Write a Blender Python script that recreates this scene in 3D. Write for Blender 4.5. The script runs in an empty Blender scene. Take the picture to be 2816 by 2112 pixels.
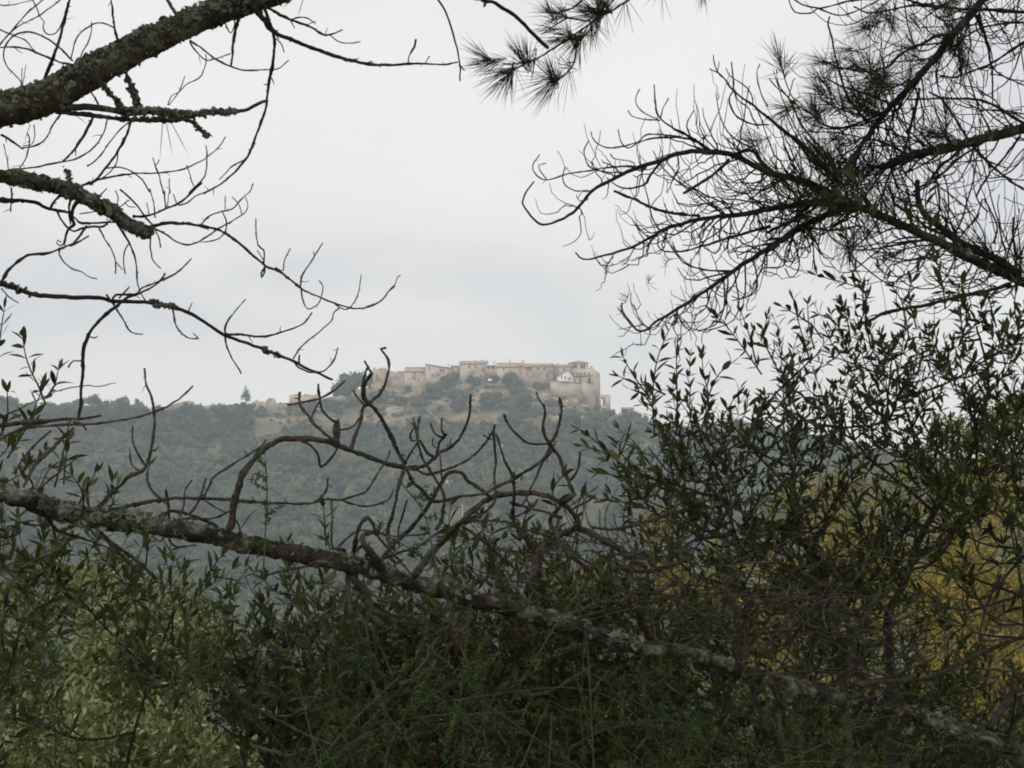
import bpy, math, random
import numpy as np
from mathutils import Vector, noise as mnoise

rng = np.random.default_rng(7)
random.seed(7)
scene = bpy.context.scene
COL = scene.collection
F = 4910.0                       # focal length in photograph pixels
TH = math.atan(294.0 / F)        # camera pitch
CT, ST = math.cos(TH), math.sin(TH)
KZ = 2212.0 / 704.0              # zoom of the tracing sheets


def P(u, v, d):
    """point seen at photo position (u, v), d metres down the view axis"""
    a = (u - 1408.0) / F * d
    b = -(v - 1056.0) / F * d
    return np.array([a, d * CT - b * ST, d * ST + b * CT])


# ------------------------------------------------------------------ objects
def tag(o, label=None, cat=None, group=None, kind=None):
    if label: o['label'] = label
    if cat: o['category'] = cat
    if group: o['group'] = group
    if kind: o['kind'] = kind
    return o


def empty(name, loc, label, cat, group=None):
    o = bpy.data.objects.new(name, None)
    o.location = [float(c) for c in loc]
    o.empty_display_size = 0.2
    COL.objects.link(o)
    return tag(o, label, cat, group)


class MB:
    """collects quads and triangles and links them as one mesh object"""

    def __init__(self):
        self.v, self.q, self.t, self.qm, self.tm, self.qa, self.ta = [], [], [], [], [], [], []
        self.n = 0

    def add(self, v, q=None, t=None, mi=0, val=0.5):
        """val: random value per face stored in attribute 'rnd'"""
        v = np.asarray(v, dtype=np.float64).reshape(-1, 3)
        if q is not None and len(q):
            q = np.asarray(q, dtype=np.int64).reshape(-1, 4)
            self.q.append(q + self.n)
            self.qm.append(np.full(len(q), mi))
            self.qa.append(np.broadcast_to(np.asarray(val, dtype=float), (len(q),)).copy())
        if t is not None and len(t):
            t = np.asarray(t, dtype=np.int64).reshape(-1, 3)
            self.t.append(t + self.n)
            self.tm.append(np.full(len(t), mi))
            self.ta.append(np.broadcast_to(np.asarray(val, dtype=float), (len(t),)).copy())
        self.v.append(v)
        self.n += len(v)

    def box(self, x0, x1, y0, y1, z0, z1, mi=0):
        v = [(x, y, z) for z in (z0, z1) for y in (y0, y1) for x in (x0, x1)]
        self.add(v, [(0, 2, 3, 1), (4, 5, 7, 6), (0, 1, 5, 4), (2, 6, 7, 3), (0, 4, 6, 2), (1, 3, 7, 5)], mi=mi)

    def prism(self, base, top, mi=0):
        """base/top: matching rings of 3-D points"""
        n = len(base)
        v = list(base) + list(top)
        q = [(i, (i + 1) % n, n + (i + 1) % n, n + i) for i in range(n)]
        if n == 4:
            q += [(3, 2, 1, 0), (4, 5, 6, 7)]
            self.add(v, q, mi=mi)
        else:
            t = [(0, i + 1, i) for i in range(1, n - 1)] + [(n, n + i, n + i + 1) for i in range(1, n - 1)]
            self.add(v, q, t, mi=mi)

    def build(self, name, mats, parent=None, smooth=True, label=None, kind=None):
        if not isinstance(mats, (list, tuple)): mats = [mats]
        me = bpy.data.meshes.new(name)
        V = np.concatenate(self.v).astype(np.float32)
        Q = np.concatenate(self.q) if self.q else np.zeros((0, 4), int)
        T = np.concatenate(self.t) if self.t else np.zeros((0, 3), int)
        loops = np.concatenate([Q.ravel(), T.ravel()]).astype(np.int32)
        nq, nt = len(Q), len(T)
        starts = np.concatenate([np.arange(nq) * 4, nq * 4 + np.arange(nt) * 3]).astype(np.int32)
        if parent is not None:
            V = V - np.array(world_loc(parent), dtype=np.float32)
        me.vertices.add(len(V)); me.vertices.foreach_set('co', V.ravel())
        me.loops.add(len(loops)); me.loops.foreach_set('vertex_index', loops)
        me.polygons.add(nq + nt); me.polygons.foreach_set('loop_start', starts)
        mi = np.concatenate(self.qm + self.tm).astype(np.int32)
        me.polygons.foreach_set('material_index', mi)
        if smooth:
            me.polygons.foreach_set('use_smooth', np.ones(nq + nt, dtype=bool))
        at = me.attributes.new('rnd', 'FLOAT', 'FACE')
        at.data.foreach_set('value', np.concatenate(self.qa + self.ta).astype(np.float32))
        me.update(calc_edges=True)
        me.validate()
        for m in mats: me.materials.append(m)
        o = bpy.data.objects.new(name, me)
        COL.objects.link(o)
        if parent is not None: o.parent = parent
        if label: o['label'] = label
        if kind: o['kind'] = kind
        return o


def world_loc(o):
    p = Vector((0, 0, 0))
    while o is not None:
        p += o.location
        o = o.parent
    return p


# ------------------------------------------------------------------ curves
def smooth_path(pts, step):
    """Catmull-Rom through 2-D or 3-D control points, resampled at about `step`"""
    p = np.asarray(pts, float)
    if len(p) == 2:
        n = max(2, int(np.linalg.norm(p[1] - p[0]) / step) + 1)
        s = np.linspace(0, 1, n)[:, None]
        return p[0] * (1 - s) + p[1] * s
    e = np.vstack([2 * p[0] - p[1], p, 2 * p[-1] - p[-2]])
    out = []
    for i in range(1, len(e) - 2):
        p0, p1, p2, p3 = e[i - 1], e[i], e[i + 1], e[i + 2]
        n = max(1, int(np.linalg.norm(p2 - p1) / step))
        for k in range(n):
            t = k / n
            out.append(0.5 * ((2 * p1) + (p2 - p0) * t + (2 * p0 - 5 * p1 + 4 * p2 - p3) * t * t + (3 * p1 - p0 - 3 * p2 + p3) * t ** 3))
    out.append(p[-1])
    return np.array(out)


def frames(path):
    d = np.gradient(path, axis=0)
    d /= np.linalg.norm(d, axis=1)[:, None] + 1e-12
    n = np.zeros_like(path)
    a = np.array([0, 0, 1.0]) if abs(d[0][2]) < 0.9 else np.array([1.0, 0, 0])
    cur = np.cross(d[0], a); cur /= np.linalg.norm(cur)
    for i in range(len(path)):
        cur = cur - d[i] * np.dot(cur, d[i])
        cur /= np.linalg.norm(cur) + 1e-12
        n[i] = cur
    return d, n, np.cross(d, n)


def wob(n, amp, scale, seed):
    """smooth random series"""
    r = np.random.default_rng(seed)
    m = max(2, int(n / scale) + 2)
    return np.interp(np.linspace(0, m - 1, n), np.arange(m), r.normal(0, amp, m))


def tube(mb, path, rad, k=6, mi=0, lump=0.0, val=0.5, seed=0):
    path = np.asarray(path, float)
    n = len(path)
    rad = np.broadcast_to(np.asarray(rad, float), (n,))
    d, a, b = frames(path)
    ang = np.linspace(0, 2 * np.pi, k, endpoint=False)
    R = rad[:, None] * np.ones((1, k))
    if lump:
        r = np.random.default_rng(seed)
        g = r.normal(0, 1, (n, k))
        g = (g + np.roll(g, 1, 1) + np.roll(g, 1, 0) + np.roll(g, -1, 0)) / 2.0
        R = R * (1 + lump * g)
    v = path[:, None, :] + R[..., None] * (np.cos(ang)[None, :, None] * a[:, None, :] + np.sin(ang)[None, :, None] * b[:, None, :])
    v = np.concatenate([v.reshape(-1, 3), path[:1], path[-1:] + d[-1:] * rad[-1] * 0.5])
    i = np.arange(n - 1)[:, None] * k
    j = np.arange(k)[None, :]
    jn = (j + 1) % k
    q = np.stack([i + j, i + jn, i + k + jn, i + k + j], -1).reshape(-1, 4)
    jj = np.arange(k)
    t = np.concatenate([np.stack([np.full(k, n * k), (jj + 1) % k, jj], -1),
                        np.stack([np.full(k, n * k + 1), (n - 1) * k + jj, (n - 1) * k + (jj + 1) % k], -1)])
    mb.add(v, q, t, mi=mi, val=val)


def unit(a):
    a = np.asarray(a, float)
    return a / (np.linalg.norm(a, axis=-1, keepdims=True) + 1e-12)


def leaves(mb, base, dirn, nrm, L, W, bend=0.15, fold=0.25, mi=0, vals=None):
    """many lance-shaped leaves with a folded midrib; all arguments are arrays"""
    base = np.asarray(base, float); N = len(base)
    if N == 0: return
    dirn = unit(dirn)
    side = unit(np.cross(dirn, nrm)); up = np.cross(side, dirn)
    L = np.broadcast_to(L, (N,)); W = np.broadcast_to(W, (N,))
    bend = np.broadcast_to(bend, (N,))
    st = np.array([0.04, 0.3, 0.55, 0.8]); wd = np.array([0.12, 0.8, 1.0, 0.62])
    V = np.zeros((N, 13, 3))
    for i, (s, w) in enumerate(zip(st, wd)):
        mid = base + dirn * (L * s)[:, None] - up * (L * bend * s * s)[:, None]
        off = side * (W * 0.5 * w)[:, None]
        lift = up * (W * 0.5 * w * fold)[:, None]
        V[:, 3 * i] = mid + off + lift
        V[:, 3 * i + 1] = mid
        V[:, 3 * i + 2] = mid - off + lift
    V[:, 12] = base + dirn * L[:, None] - up * (L * bend)[:, None]
    fq = []
    for i in range(3):
        fq += [(3 * i, 3 * i + 1, 3 * i + 4, 3 * i + 3), (3 * i + 1, 3 * i + 2, 3 * i + 5, 3 * i + 4)]
    ft = [(9, 10, 12), (10, 11, 12)]
    o = (np.arange(N) * 13)[:, None, None]
    q = (np.array(fq)[None] + o).reshape(-1, 4); t = (np.array(ft)[None] + o).reshape(-1, 3)
    if vals is None: vals = rng.random(N)
    mb.add(V.reshape(-1, 3), q, None, mi=mi, val=np.repeat(vals, 6))
    k = mb.n - N * 13
    mb.t.append(t + k); mb.tm.append(np.full(len(t), mi)); mb.ta.append(np.repeat(vals, 2))


def blades(mb, a, b, w, mi=0, vals=None):
    """thin tapering three-sided needles from a to b, w = width at the foot"""
    a = np.asarray(a, float); b = np.asarray(b, float); N = len(a)
    if N == 0: return
    d = unit(b - a)
    s = unit(np.cross(d, rng.normal(0, 1, (N, 3))))
    u = np.cross(d, s)
    w = np.broadcast_to(w, (N,))[:, None] * 0.58
    m = a * 0.45 + b * 0.55
    V = np.stack([a + s * w, a - s * w * .5 + u * w * .87, a - s * w * .5 - u * w * .87,
                  m + s * w, m - s * w * .5 + u * w * .87, m - s * w * .5 - u * w * .87, b], 1)
    fq = [(0, 1, 4, 3), (1, 2, 5, 4), (2, 0, 3, 5)]
    ft = [(3, 4, 6), (4, 5, 6), (5, 3, 6)]
    o = (np.arange(N) * 7)[:, None, None]
    if vals is None: vals = rng.random(N)
    mb.add(V.reshape(-1, 3), (np.array(fq)[None] + o).reshape(-1, 4), None, mi=mi, val=np.repeat(vals, 3))
    k = mb.n - N * 7
    mb.t.append((np.array(ft)[None] + o).reshape(-1, 3) + k); mb.tm.append(np.full(N * 3, mi)); mb.ta.append(np.repeat(vals, 3))


# ------------------------------------------------------------------ materials
def mat(name, stops, rough=0.8, scale=8.0, detail=6.0, bump=0.0, bscale=None, rnd=0.0, translucent=0.0, spec=0.3, coord='Object', stretch=None, distort=0.0):
    """noise-coloured material; rnd mixes the per-face random value into the ramp"""
    m = bpy.data.materials.new(name); m.use_nodes = True
    nt = m.node_tree; N, Lk = nt.nodes, nt.links
    bs = N['Principled BSDF']; bs.inputs['Roughness'].default_value = rough
    bs.inputs['Specular IOR Level'].default_value = spec
    tc = N.new('ShaderNodeTexCoord'); mp = N.new('ShaderNodeMapping')
    Lk.new(tc.outputs[coord], mp.inputs['Vector'])
    if stretch: mp.inputs['Scale'].default_value = stretch
    nz = N.new('ShaderNodeTexNoise'); nz.inputs['Scale'].default_value = scale; nz.inputs['Detail'].default_value = detail
    nz.inputs['Roughness'].default_value = 0.62; nz.inputs['Distortion'].default_value = distort
    Lk.new(mp.outputs['Vector'], nz.inputs['Vector'])
    fac = nz.outputs['Fac']
    if rnd:
        at = N.new('ShaderNodeAttribute'); at.attribute_name = 'rnd'
        mx = N.new('ShaderNodeMix'); mx.data_type = 'FLOAT'; mx.inputs['Factor'].default_value = rnd
        Lk.new(fac, mx.inputs['A']); Lk.new(at.outputs['Fac'], mx.inputs['B'])
        fac = mx.outputs['Result']
    cr = N.new('ShaderNodeValToRGB')
    els = cr.color_ramp.elements
    while len(els) < len(stops): els.new(0.5)
    for e, (p, c) in zip(els, stops):
        e.position = p; e.color = (*c, 1)
    Lk.new(fac, cr.inputs['Fac']); Lk.new(cr.outputs['Color'], bs.inputs['Base Color'])
    if bump:
        n2 = N.new('ShaderNodeTexNoise'); n2.inputs['Scale'].default_value = bscale or scale * 3; n2.inputs['Detail'].default_value = 5
        Lk.new(mp.outputs['Vector'], n2.inputs['Vector'])
        bp = N.new('ShaderNodeBump'); bp.inputs['Strength'].default_value = bump; bp.inputs['Distance'].default_value = 0.02
        Lk.new(n2.outputs['Fac'], bp.inputs['Height']); Lk.new(bp.outputs['Normal'], bs.inputs['Normal'])
    if translucent:
        tr = N.new('ShaderNodeBsdfTranslucent'); Lk.new(cr.outputs['Color'], tr.inputs['Color'])
        ms = N.new('ShaderNodeMixShader'); ms.inputs['Fac'].default_value = translucent
        Lk.new(bs.outputs['BSDF'], ms.inputs[1]); Lk.new(tr.outputs['BSDF'], ms.inputs[2])
        Lk.new(ms.outputs['Shader'], N['Material Output'].inputs['Surface'])
    return m


M = {}
M['bark'] = mat('pine_bark', [(0.3, (0.035, 0.028, 0.022)), (0.5, (0.075, 0.06, 0.047)), (0.62, (0.12, 0.1, 0.08)), (0.75, (0.2, 0.19, 0.15))], 0.95, 22, 8, 0.9, 60)
M['bark_lichen'] = mat('lichened_bark', [(0.32, (0.025, 0.019, 0.015)), (0.46, (0.07, 0.055, 0.042)), (0.54, (0.115, 0.1, 0.075)), (0.6, (0.24, 0.25, 0.19)), (0.66, (0.19, 0.19, 0.14)), (0.75, (0.13, 0.1, 0.07))], 0.95, 16, 9, 1.0, 55, distort=0.6)
M['bark_grey'] = mat('grey_crusted_bark', [(0.34, (0.022, 0.018, 0.014)), (0.46, (0.06, 0.05, 0.038)), (0.52, (0.1, 0.088, 0.064)), (0.56, (0.2, 0.2, 0.15)), (0.62, (0.34, 0.35, 0.28)), (0.7, (0.1, 0.08, 0.055))], 0.95, 11, 12, 1.0, 60, distort=1.4)
M['twig'] = mat('twig_bark', [(0.3, (0.035, 0.03, 0.026)), (0.55, (0.075, 0.065, 0.052)), (0.75, (0.14, 0.125, 0.1))], 0.9, 60, 5, 0.6, 200)
M['twig_warm'] = mat('dead_twig_bark', [(0.3, (0.045, 0.037, 0.028)), (0.5, (0.11, 0.092, 0.069)), (0.65, (0.18, 0.16, 0.12)), (0.8, (0.29, 0.275, 0.21))], 0.92, 45, 6, 0.8, 160)
M['lichen'] = mat('grey_green_lichen', [(0.25, (0.09, 0.1, 0.07)), (0.5, (0.2, 0.22, 0.165)), (0.8, (0.36, 0.38, 0.3))], 1.0, 90, 4, rnd=0.6)
M['olive_leaf'] = mat('olive_leaf', [(0.2, (0.036, 0.05, 0.013)), (0.5, (0.068, 0.088, 0.023)), (0.78, (0.12, 0.14, 0.04)), (0.9, (0.2, 0.19, 0.075)), (0.98, (0.3, 0.24, 0.09))], 0.48, 30, 2, rnd=0.8, translucent=0.28, spec=0.28)
M['needle'] = mat('pine_needle', [(0.2, (0.05, 0.066, 0.03)), (0.6, (0.085, 0.105, 0.045)), (0.9, (0.14, 0.155, 0.07))], 0.5, 30, 2, rnd=0.8, translucent=0.25)
M['dead_needle'] = mat('dead_pine_needle', [(0.2, (0.075, 0.036, 0.018)), (0.8, (0.15, 0.078, 0.04))], 0.8, 30, 2, rnd=0.8)
M['thorn_leaf'] = mat('feathery_leaf', [(0.2, (0.04, 0.07, 0.018)), (0.7, (0.085, 0.145, 0.036)), (0.95, (0.14, 0.2, 0.055))], 0.6, 30, 2, rnd=0.8, translucent=0.2)
M['thorn_stem'] = mat('green_grey_stem', [(0.3, (0.06, 0.062, 0.036)), (0.7, (0.13, 0.125, 0.08))], 0.8, 40, 3)
M['pale_leaf'] = mat('pale_leaf', [(0.2, (0.06, 0.085, 0.02)), (0.42, (0.14, 0.17, 0.055)), (0.62, (0.31, 0.33, 0.135)), (0.9, (0.58, 0.58, 0.38))], 0.6, 4.5, 3, rnd=0.5, translucent=0.25)
M['gold_leaf'] = mat('autumn_leaf', [(0.12, (0.06, 0.075, 0.02)), (0.32, (0.16, 0.145, 0.034)), (0.54, (0.31, 0.24, 0.05)), (0.8, (0.43, 0.34, 0.08)), (0.97, (0.5, 0.43, 0.2))], 0.7, 1.0, 4, rnd=0.5, translucent=0.25)
M['lime_leaf'] = mat('fresh_green_leaf', [(0.2, (0.08, 0.11, 0.02)), (0.6, (0.17, 0.21, 0.045)), (0.95, (0.3, 0.34, 0.09))], 0.6, 3, 3, rnd=0.7, translucent=0.25)
M['straw'] = mat('straw_grass', [(0.2, (0.09, 0.085, 0.025)), (0.5, (0.17, 0.13, 0.035)), (0.8, (0.3, 0.24, 0.09)), (0.97, (0.42, 0.38, 0.22))], 0.8, 0.6, 4, rnd=0.6, translucent=0.15)
M['far_leaf'] = mat('far_leaf', [(0.2, (0.022, 0.034, 0.017)), (0.45, (0.045, 0.064, 0.03)), (0.65, (0.075, 0.096, 0.04)), (0.85, (0.13, 0.135, 0.07))], 0.9, 0.03, 4, rnd=0.65)
M['far_grey_leaf'] = mat('far_grey_leaf', [(0.2, (0.045, 0.048, 0.028)), (0.6, (0.09, 0.088, 0.055)), (0.9, (0.14, 0.13, 0.085))], 0.9, 0.2, 4, rnd=0.6)
M['far_trunk'] = mat('far_trunk', [(0.3, (0.1, 0.085, 0.07)), (0.7, (0.2, 0.18, 0.15))], 0.9, 2, 4)
M['stone'] = mat('old_stone', [(0.36, (0.262, 0.213, 0.166)), (0.5, (0.528, 0.440, 0.347)), (0.64, (0.660, 0.572, 0.459))], 0.95, 0.16, 12, 0.7, 1.2)
M['stone_gold'] = mat('golden_stone', [(0.36, (0.301, 0.245, 0.166)), (0.5, (0.583, 0.484, 0.347)), (0.64, (0.693, 0.594, 0.448))], 0.95, 0.16, 12, 0.7, 1.2)
M['stone_rose'] = mat('rosy_stone', [(0.36, (0.238, 0.178, 0.141)), (0.5, (0.473, 0.369, 0.291)), (0.64, (0.583, 0.473, 0.386))], 0.95, 0.16, 12, 0.7, 1.2)
M['tile'] = mat('clay_roof_tile', [(0.3, (0.3, 0.2, 0.14)), (0.5, (0.43, 0.3, 0.215)), (0.7, (0.54, 0.41, 0.31))], 0.9, 0.8, 8, 0.6, 5)
M['white'] = mat('white_paint', [(0.3, (0.78, 0.78, 0.76)), (0.7, (0.87, 0.87, 0.86))], 0.8, 1.0, 4)
M['dark'] = mat('dark_opening', [(0.3, (0.02, 0.022, 0.026)), (0.7, (0.05, 0.052, 0.058))], 0.6, 2, 3)
M['awning'] = mat('red_awning', [(0.3, (0.5, 0.14, 0.1)), (0.7, (0.6, 0.2, 0.14))], 0.8, 2, 3)
M['rock'] = mat('pale_rock', [(0.3, (0.2, 0.165, 0.12)), (0.5, (0.34, 0.285, 0.21)), (0.7, (0.46, 0.39, 0.3))], 0.95, 0.3, 9, 0.7, 1.5)
M['pole'] = mat('weathered_pole', [(0.3, (0.4, 0.4, 0.38)), (0.7, (0.55, 0.55, 0.53))], 0.8, 2, 3)
# ================================================================== camera, sky, light
cam = bpy.data.cameras.new('camera'); camo = bpy.data.objects.new('camera', cam); COL.objects.link(camo)
cam.sensor_width = 36.0; cam.lens = 36.0 * F / 2816.0
cam.clip_start = 0.05; cam.clip_end = 6000
camo.rotation_euler = (math.pi / 2 + TH, 0, 0)
scene.camera = camo

SUN_EL, SUN_AZ = math.radians(52), math.radians(215)     # high, behind the left shoulder, seen through cloud
sun = bpy.data.lights.new('sun', 'SUN'); sun.energy = 1.4; sun.angle = math.radians(25); sun.color = (1, 0.96, 0.9)
suno = bpy.data.objects.new('sun', sun); COL.objects.link(suno)
sd = Vector((math.sin(SUN_AZ) * math.cos(SUN_EL), math.cos(SUN_AZ) * math.cos(SUN_EL), math.sin(SUN_EL)))
suno.rotation_euler = sd.to_track_quat('Z', 'Y').to_euler()

w = bpy.data.worlds.new('World'); scene.world = w; w.use_nodes = True
nt = w.node_tree; N, Lk = nt.nodes, nt.links
bg = N['Background']; bg.inputs['Strength'].default_value = 0.08
sky = N.new('ShaderNodeTexSky'); sky.sky_type = 'NISHITA'; sky.sun_disc = False
sky.sun_elevation = SUN_EL; sky.sun_rotation = SUN_AZ
Lk.new(sky.outputs['Color'], bg.inputs['Color'])
tc = N.new('ShaderNodeTexCoord')
mp = N.new('ShaderNodeMapping'); mp.inputs['Scale'].default_value = (1, 1, 1.9); mp.inputs['Location'].default_value = (0.31, 0.2, 0.12)
Lk.new(tc.outputs['Generated'], mp.inputs['Vector'])
nz = N.new('ShaderNodeTexNoise'); nz.inputs['Scale'].default_value = 4.2; nz.inputs['Detail'].default_value = 5; nz.inputs['Roughness'].default_value = 0.45; nz.inputs['Distortion'].default_value = 0.3
Lk.new(mp.outputs['Vector'], nz.inputs['Vector'])


def lobe(d, p0, p1):
    """0..1 where the view direction is within the lobe round d"""
    vm = N.new('ShaderNodeVectorMath'); vm.operation = 'DOT_PRODUCT'
    nv = N.new('ShaderNodeVectorMath'); nv.operation = 'NORMALIZE'
    Lk.new(tc.outputs['Generated'], nv.inputs[0]); Lk.new(nv.outputs[0], vm.inputs[0]); vm.inputs[1].default_value = unit(np.array(d))
    mr = N.new('ShaderNodeMapRange'); mr.interpolation_type = 'SMOOTHSTEP'
    mr.inputs['From Min'].default_value = p0; mr.inputs['From Max'].default_value = p1
    Lk.new(vm.outputs['Value'], mr.inputs['Value'])
    return mr.outputs['Result']


def math2(op, a, b):
    n = N.new('ShaderNodeMath'); n.operation = op
    for s, x in zip(n.inputs, (a, b)):
        if isinstance(x, (int, float)): s.default_value = x
        else: Lk.new(x, s)
    return n.outputs[0]


# thin bright cloud in the middle of the view and over the right shoulder of the hill, heavier blue-grey cloud low on the left
bright = lobe(P(1150, 300, 1.0), 0.968, 0.9995)
bright2 = lobe(P(1950, 930, 1.0), 0.9965, 0.9999)
heavy = lobe(P(250, 950, 1.0), 0.986, 0.9995)
v = math2('SUBTRACT', math2('MULTIPLY', nz.outputs['Fac'], 2.6), 0.92)
v = math2('ADD', v, math2('MULTIPLY', bright, 0.28))
v = math2('ADD', v, math2('MULTIPLY', bright2, 0.16))
v = math2('SUBTRACT', v, math2('MULTIPLY', heavy, 0.24))
cr = N.new('ShaderNodeValToRGB')
for e, (p, c) in zip([cr.color_ramp.elements[0], cr.color_ramp.elements[1], cr.color_ramp.elements.new(0.5)],
                     [(0.1, (0.80, 0.80, 0.82)), (0.8, (1.05, 1.03, 0.995)), (0.45, (0.94, 0.922, 0.895))]):
    e.position = p; e.color = (*c, 1)
cr.color_ramp.elements[0].position = 0.1
Lk.new(v, cr.inputs['Fac'])
bgc = N.new('ShaderNodeBackground'); bgc.inputs['Strength'].default_value = 1.0
Lk.new(cr.outputs['Color'], bgc.inputs['Color'])
mx = N.new('ShaderNodeMixShader'); mx.inputs['Fac'].default_value = 0.93      # cloud cover
Lk.new(bg.outputs[0], mx.inputs[1]); Lk.new(bgc.outputs[0], mx.inputs[2]); Lk.new(mx.outputs[0], N['World Output'].inputs['Surface'])

vs = scene.view_settings
vs.view_transform = 'Standard'; vs.look = 'None'; vs.exposure = 0.0; vs.gamma = 1.0; vs.use_curve_mapping = False
cy = scene.cycles
cy.max_bounces = 6; cy.diffuse_bounces = 3; cy.glossy_bounces = 2; cy.transmission_bounces = 3; cy.volume_bounces = 2
cy.use_denoising = True
cy.filter_width = 1.9

# ================================================================== terrain
RU = np.array([-900, -300, 0, 80, 150, 240, 330, 400, 480, 580, 700, 780, 880, 945, 1000, 1050, 1150, 1250, 1400, 1530, 1600, 1650, 1700, 1740, 1800, 1900, 2050, 2150, 2300, 2500, 2816, 3200, 4200])
RV = np.array([1190, 1165, 1135, 1122, 1132, 1124, 1132, 1143, 1133, 1130, 1114, 1108, 1099, 1080, 1066, 1062, 1061, 1050, 1046, 1062, 1088, 1116, 1142, 1162, 1190, 1205, 1190, 1205, 1235, 1270, 1310, 1330, 1330])
Y0, YK, YR = 330.0, 845.0, 900.0


def sst(a, b, x):
    t = np.clip((x - a) / (b - a), 0, 1)
    return t * t * (3 - 2 * t)


def ground(x, y):
    x = np.asarray(x, float); y = np.asarray(y, float)
    near = -1.7 - 0.25 * np.clip(y, -60, 160) + np.where(y < 0, 0.12 * y, 0)
    # spur on the right with the ochre scrub
    near = near + 8.2 * sst(1.0, 13.0, x) * np.exp(-((y - 34) / 17.0) ** 2) + 6.0 * sst(14, 60, x) * sst(20, 60, y)
    near = np.maximum(near, -44)
    yy = np.maximum(y, 40.0)
    u = 1408 + x * F / np.clip(yy, 400, 905)
    R = (1350 - np.interp(u, RU, RV)) / F * YR
    R0 = np.minimum(R, (1350 - np.interp(u, RU, np.maximum(RV, 1152))) / F * YK)
    s = np.clip((y - Y0) / (YK - Y0), 0, 1)
    prof = np.interp(s, [0, 0.25, 0.5, 0.72, 0.88, 1.0], [0, 0.09, 0.28, 0.54, 0.80, 1.0])
    far = -44 + (R0 + 44) * prof + (R - R0) * np.clip((y - YK) / (YR - YK), 0, 1)
    far = far - 55 * sst(935, 1500, y)
    far = far + sst(380, 600, y) * (1 - sst(820, 860, y)) * (4.2 * np.sin(x * 0.023 + 1.6 * np.sin(y * 0.011)) + 1.8 * np.sin(x * 0.061 + y * 0.03) + 0.7 * np.sin(x * .13 - y * .09))
    t = sst(150, 330, y)
    return near * (1 - t) + far * t


xs = np.unique(np.concatenate([np.linspace(-1150, -340, 40), np.linspace(-340, 340, 170), np.linspace(340, 1150, 40), np.linspace(-8, 26, 50)]))
ys = np.unique(np.concatenate([np.linspace(-70, 120, 90), np.linspace(120, 420, 40), np.linspace(420, 840, 80), np.linspace(840, 940, 60), np.linspace(940, 1080, 16)]))
X, Y = np.meshgrid(xs, ys)
Z = ground(X, Y)
fine = (Y > 700) & (Y < 940)
jit = np.array([mnoise.noise(Vector((a * 0.11, b * 0.11, 0))) for a, b in zip(X[fine], Y[fine])])
Z[fine] += jit * 1.1
nx, ny = len(xs), len(ys)
i = (np.arange(ny - 1)[:, None] * nx + np.arange(nx - 1)[None, :]).ravel()
tb = MB(); tb.add(np.stack([X, Y, Z], -1).reshape(-1, 3), np.stack([i, i + 1, i + nx + 1, i + nx], -1))


def ground_mat():
    m = bpy.data.materials.new('hillside_ground'); m.use_nodes = True
    nt = m.node_tree; N, Lk = nt.nodes, nt.links
    bs = N['Principled BSDF']; bs.inputs['Roughness'].default_value = 1.0; bs.inputs['Specular IOR Level'].default_value = 0.1
    tc = N.new('ShaderNodeTexCoord')

    def nz(scale, detail=8, rough=0.6):
        n = N.new('ShaderNodeTexNoise'); n.inputs['Scale'].default_value = scale; n.inputs['Detail'].default_value = detail; n.inputs['Roughness'].default_value = rough
        Lk.new(tc.outputs['Object'], n.inputs['Vector']); return n.outputs['Fac']

    def ramp(f, stops):
        c = N.new('ShaderNodeValToRGB'); els = c.color_ramp.elements
        while len(els) < len(stops): els.new(0.5)
        for e, (p, col) in zip(els, stops): e.position = p; e.color = (*col, 1)
        Lk.new(f, c.inputs['Fac']); return c.outputs['Color']

    def mixc(f, a, b):
        x = N.new('ShaderNodeMix'); x.data_type = 'RGBA'
        Lk.new(f, x.inputs['Factor']); Lk.new(a, x.inputs['A']); Lk.new(b, x.inputs['B']); return x.outputs['Result']
    soil = ramp(nz(0.16, 10), [(0.3, (0.09, 0.085, 0.045)), (0.48, (0.2, 0.16, 0.1)), (0.6, (0.33, 0.26, 0.17)), (0.75, (0.42, 0.34, 0.24))])
    scrub = ramp(nz(0.9, 8), [(0.3, (0.05, 0.055, 0.02)), (0.6, (0.1, 0.095, 0.035)), (0.8, (0.2, 0.16, 0.06))])
    gre = ramp(nz(0.5, 6), [(0.3, (0.13, 0.18, 0.05)), (0.7, (0.2, 0.26, 0.09))])
    at = N.new('ShaderNodeAttribute'); at.attribute_name = 'cover'     # R bare rock and soil, G turf
    sp = N.new('ShaderNodeSeparateColor'); Lk.new(at.outputs['Color'], sp.inputs['Color'])
    c = mixc(sp.outputs['Red'], scrub, soil); c = mixc(sp.outputs['Green'], c, gre)
    Lk.new(c, bs.inputs['Base Color'])
    bp = N.new('ShaderNodeBump'); bp.inputs['Strength'].default_value = 0.7; bp.inputs['Distance'].default_value = 0.6
    Lk.new(nz(0.7, 8), bp.inputs['Height']); Lk.new(bp.outputs['Normal'], bs.inputs['Normal'])
    return m


def to_uv(x, y, z):
    d = y * CT + z * ST
    return 1408 + x / d * F, 1056 - (z * CT - y * ST) / d * F


terrain = tb.build('hillside_terrain', ground_mat())
tag(terrain, 'wooded valley side rising to the hilltop village', 'hillside', kind='structure')


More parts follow.
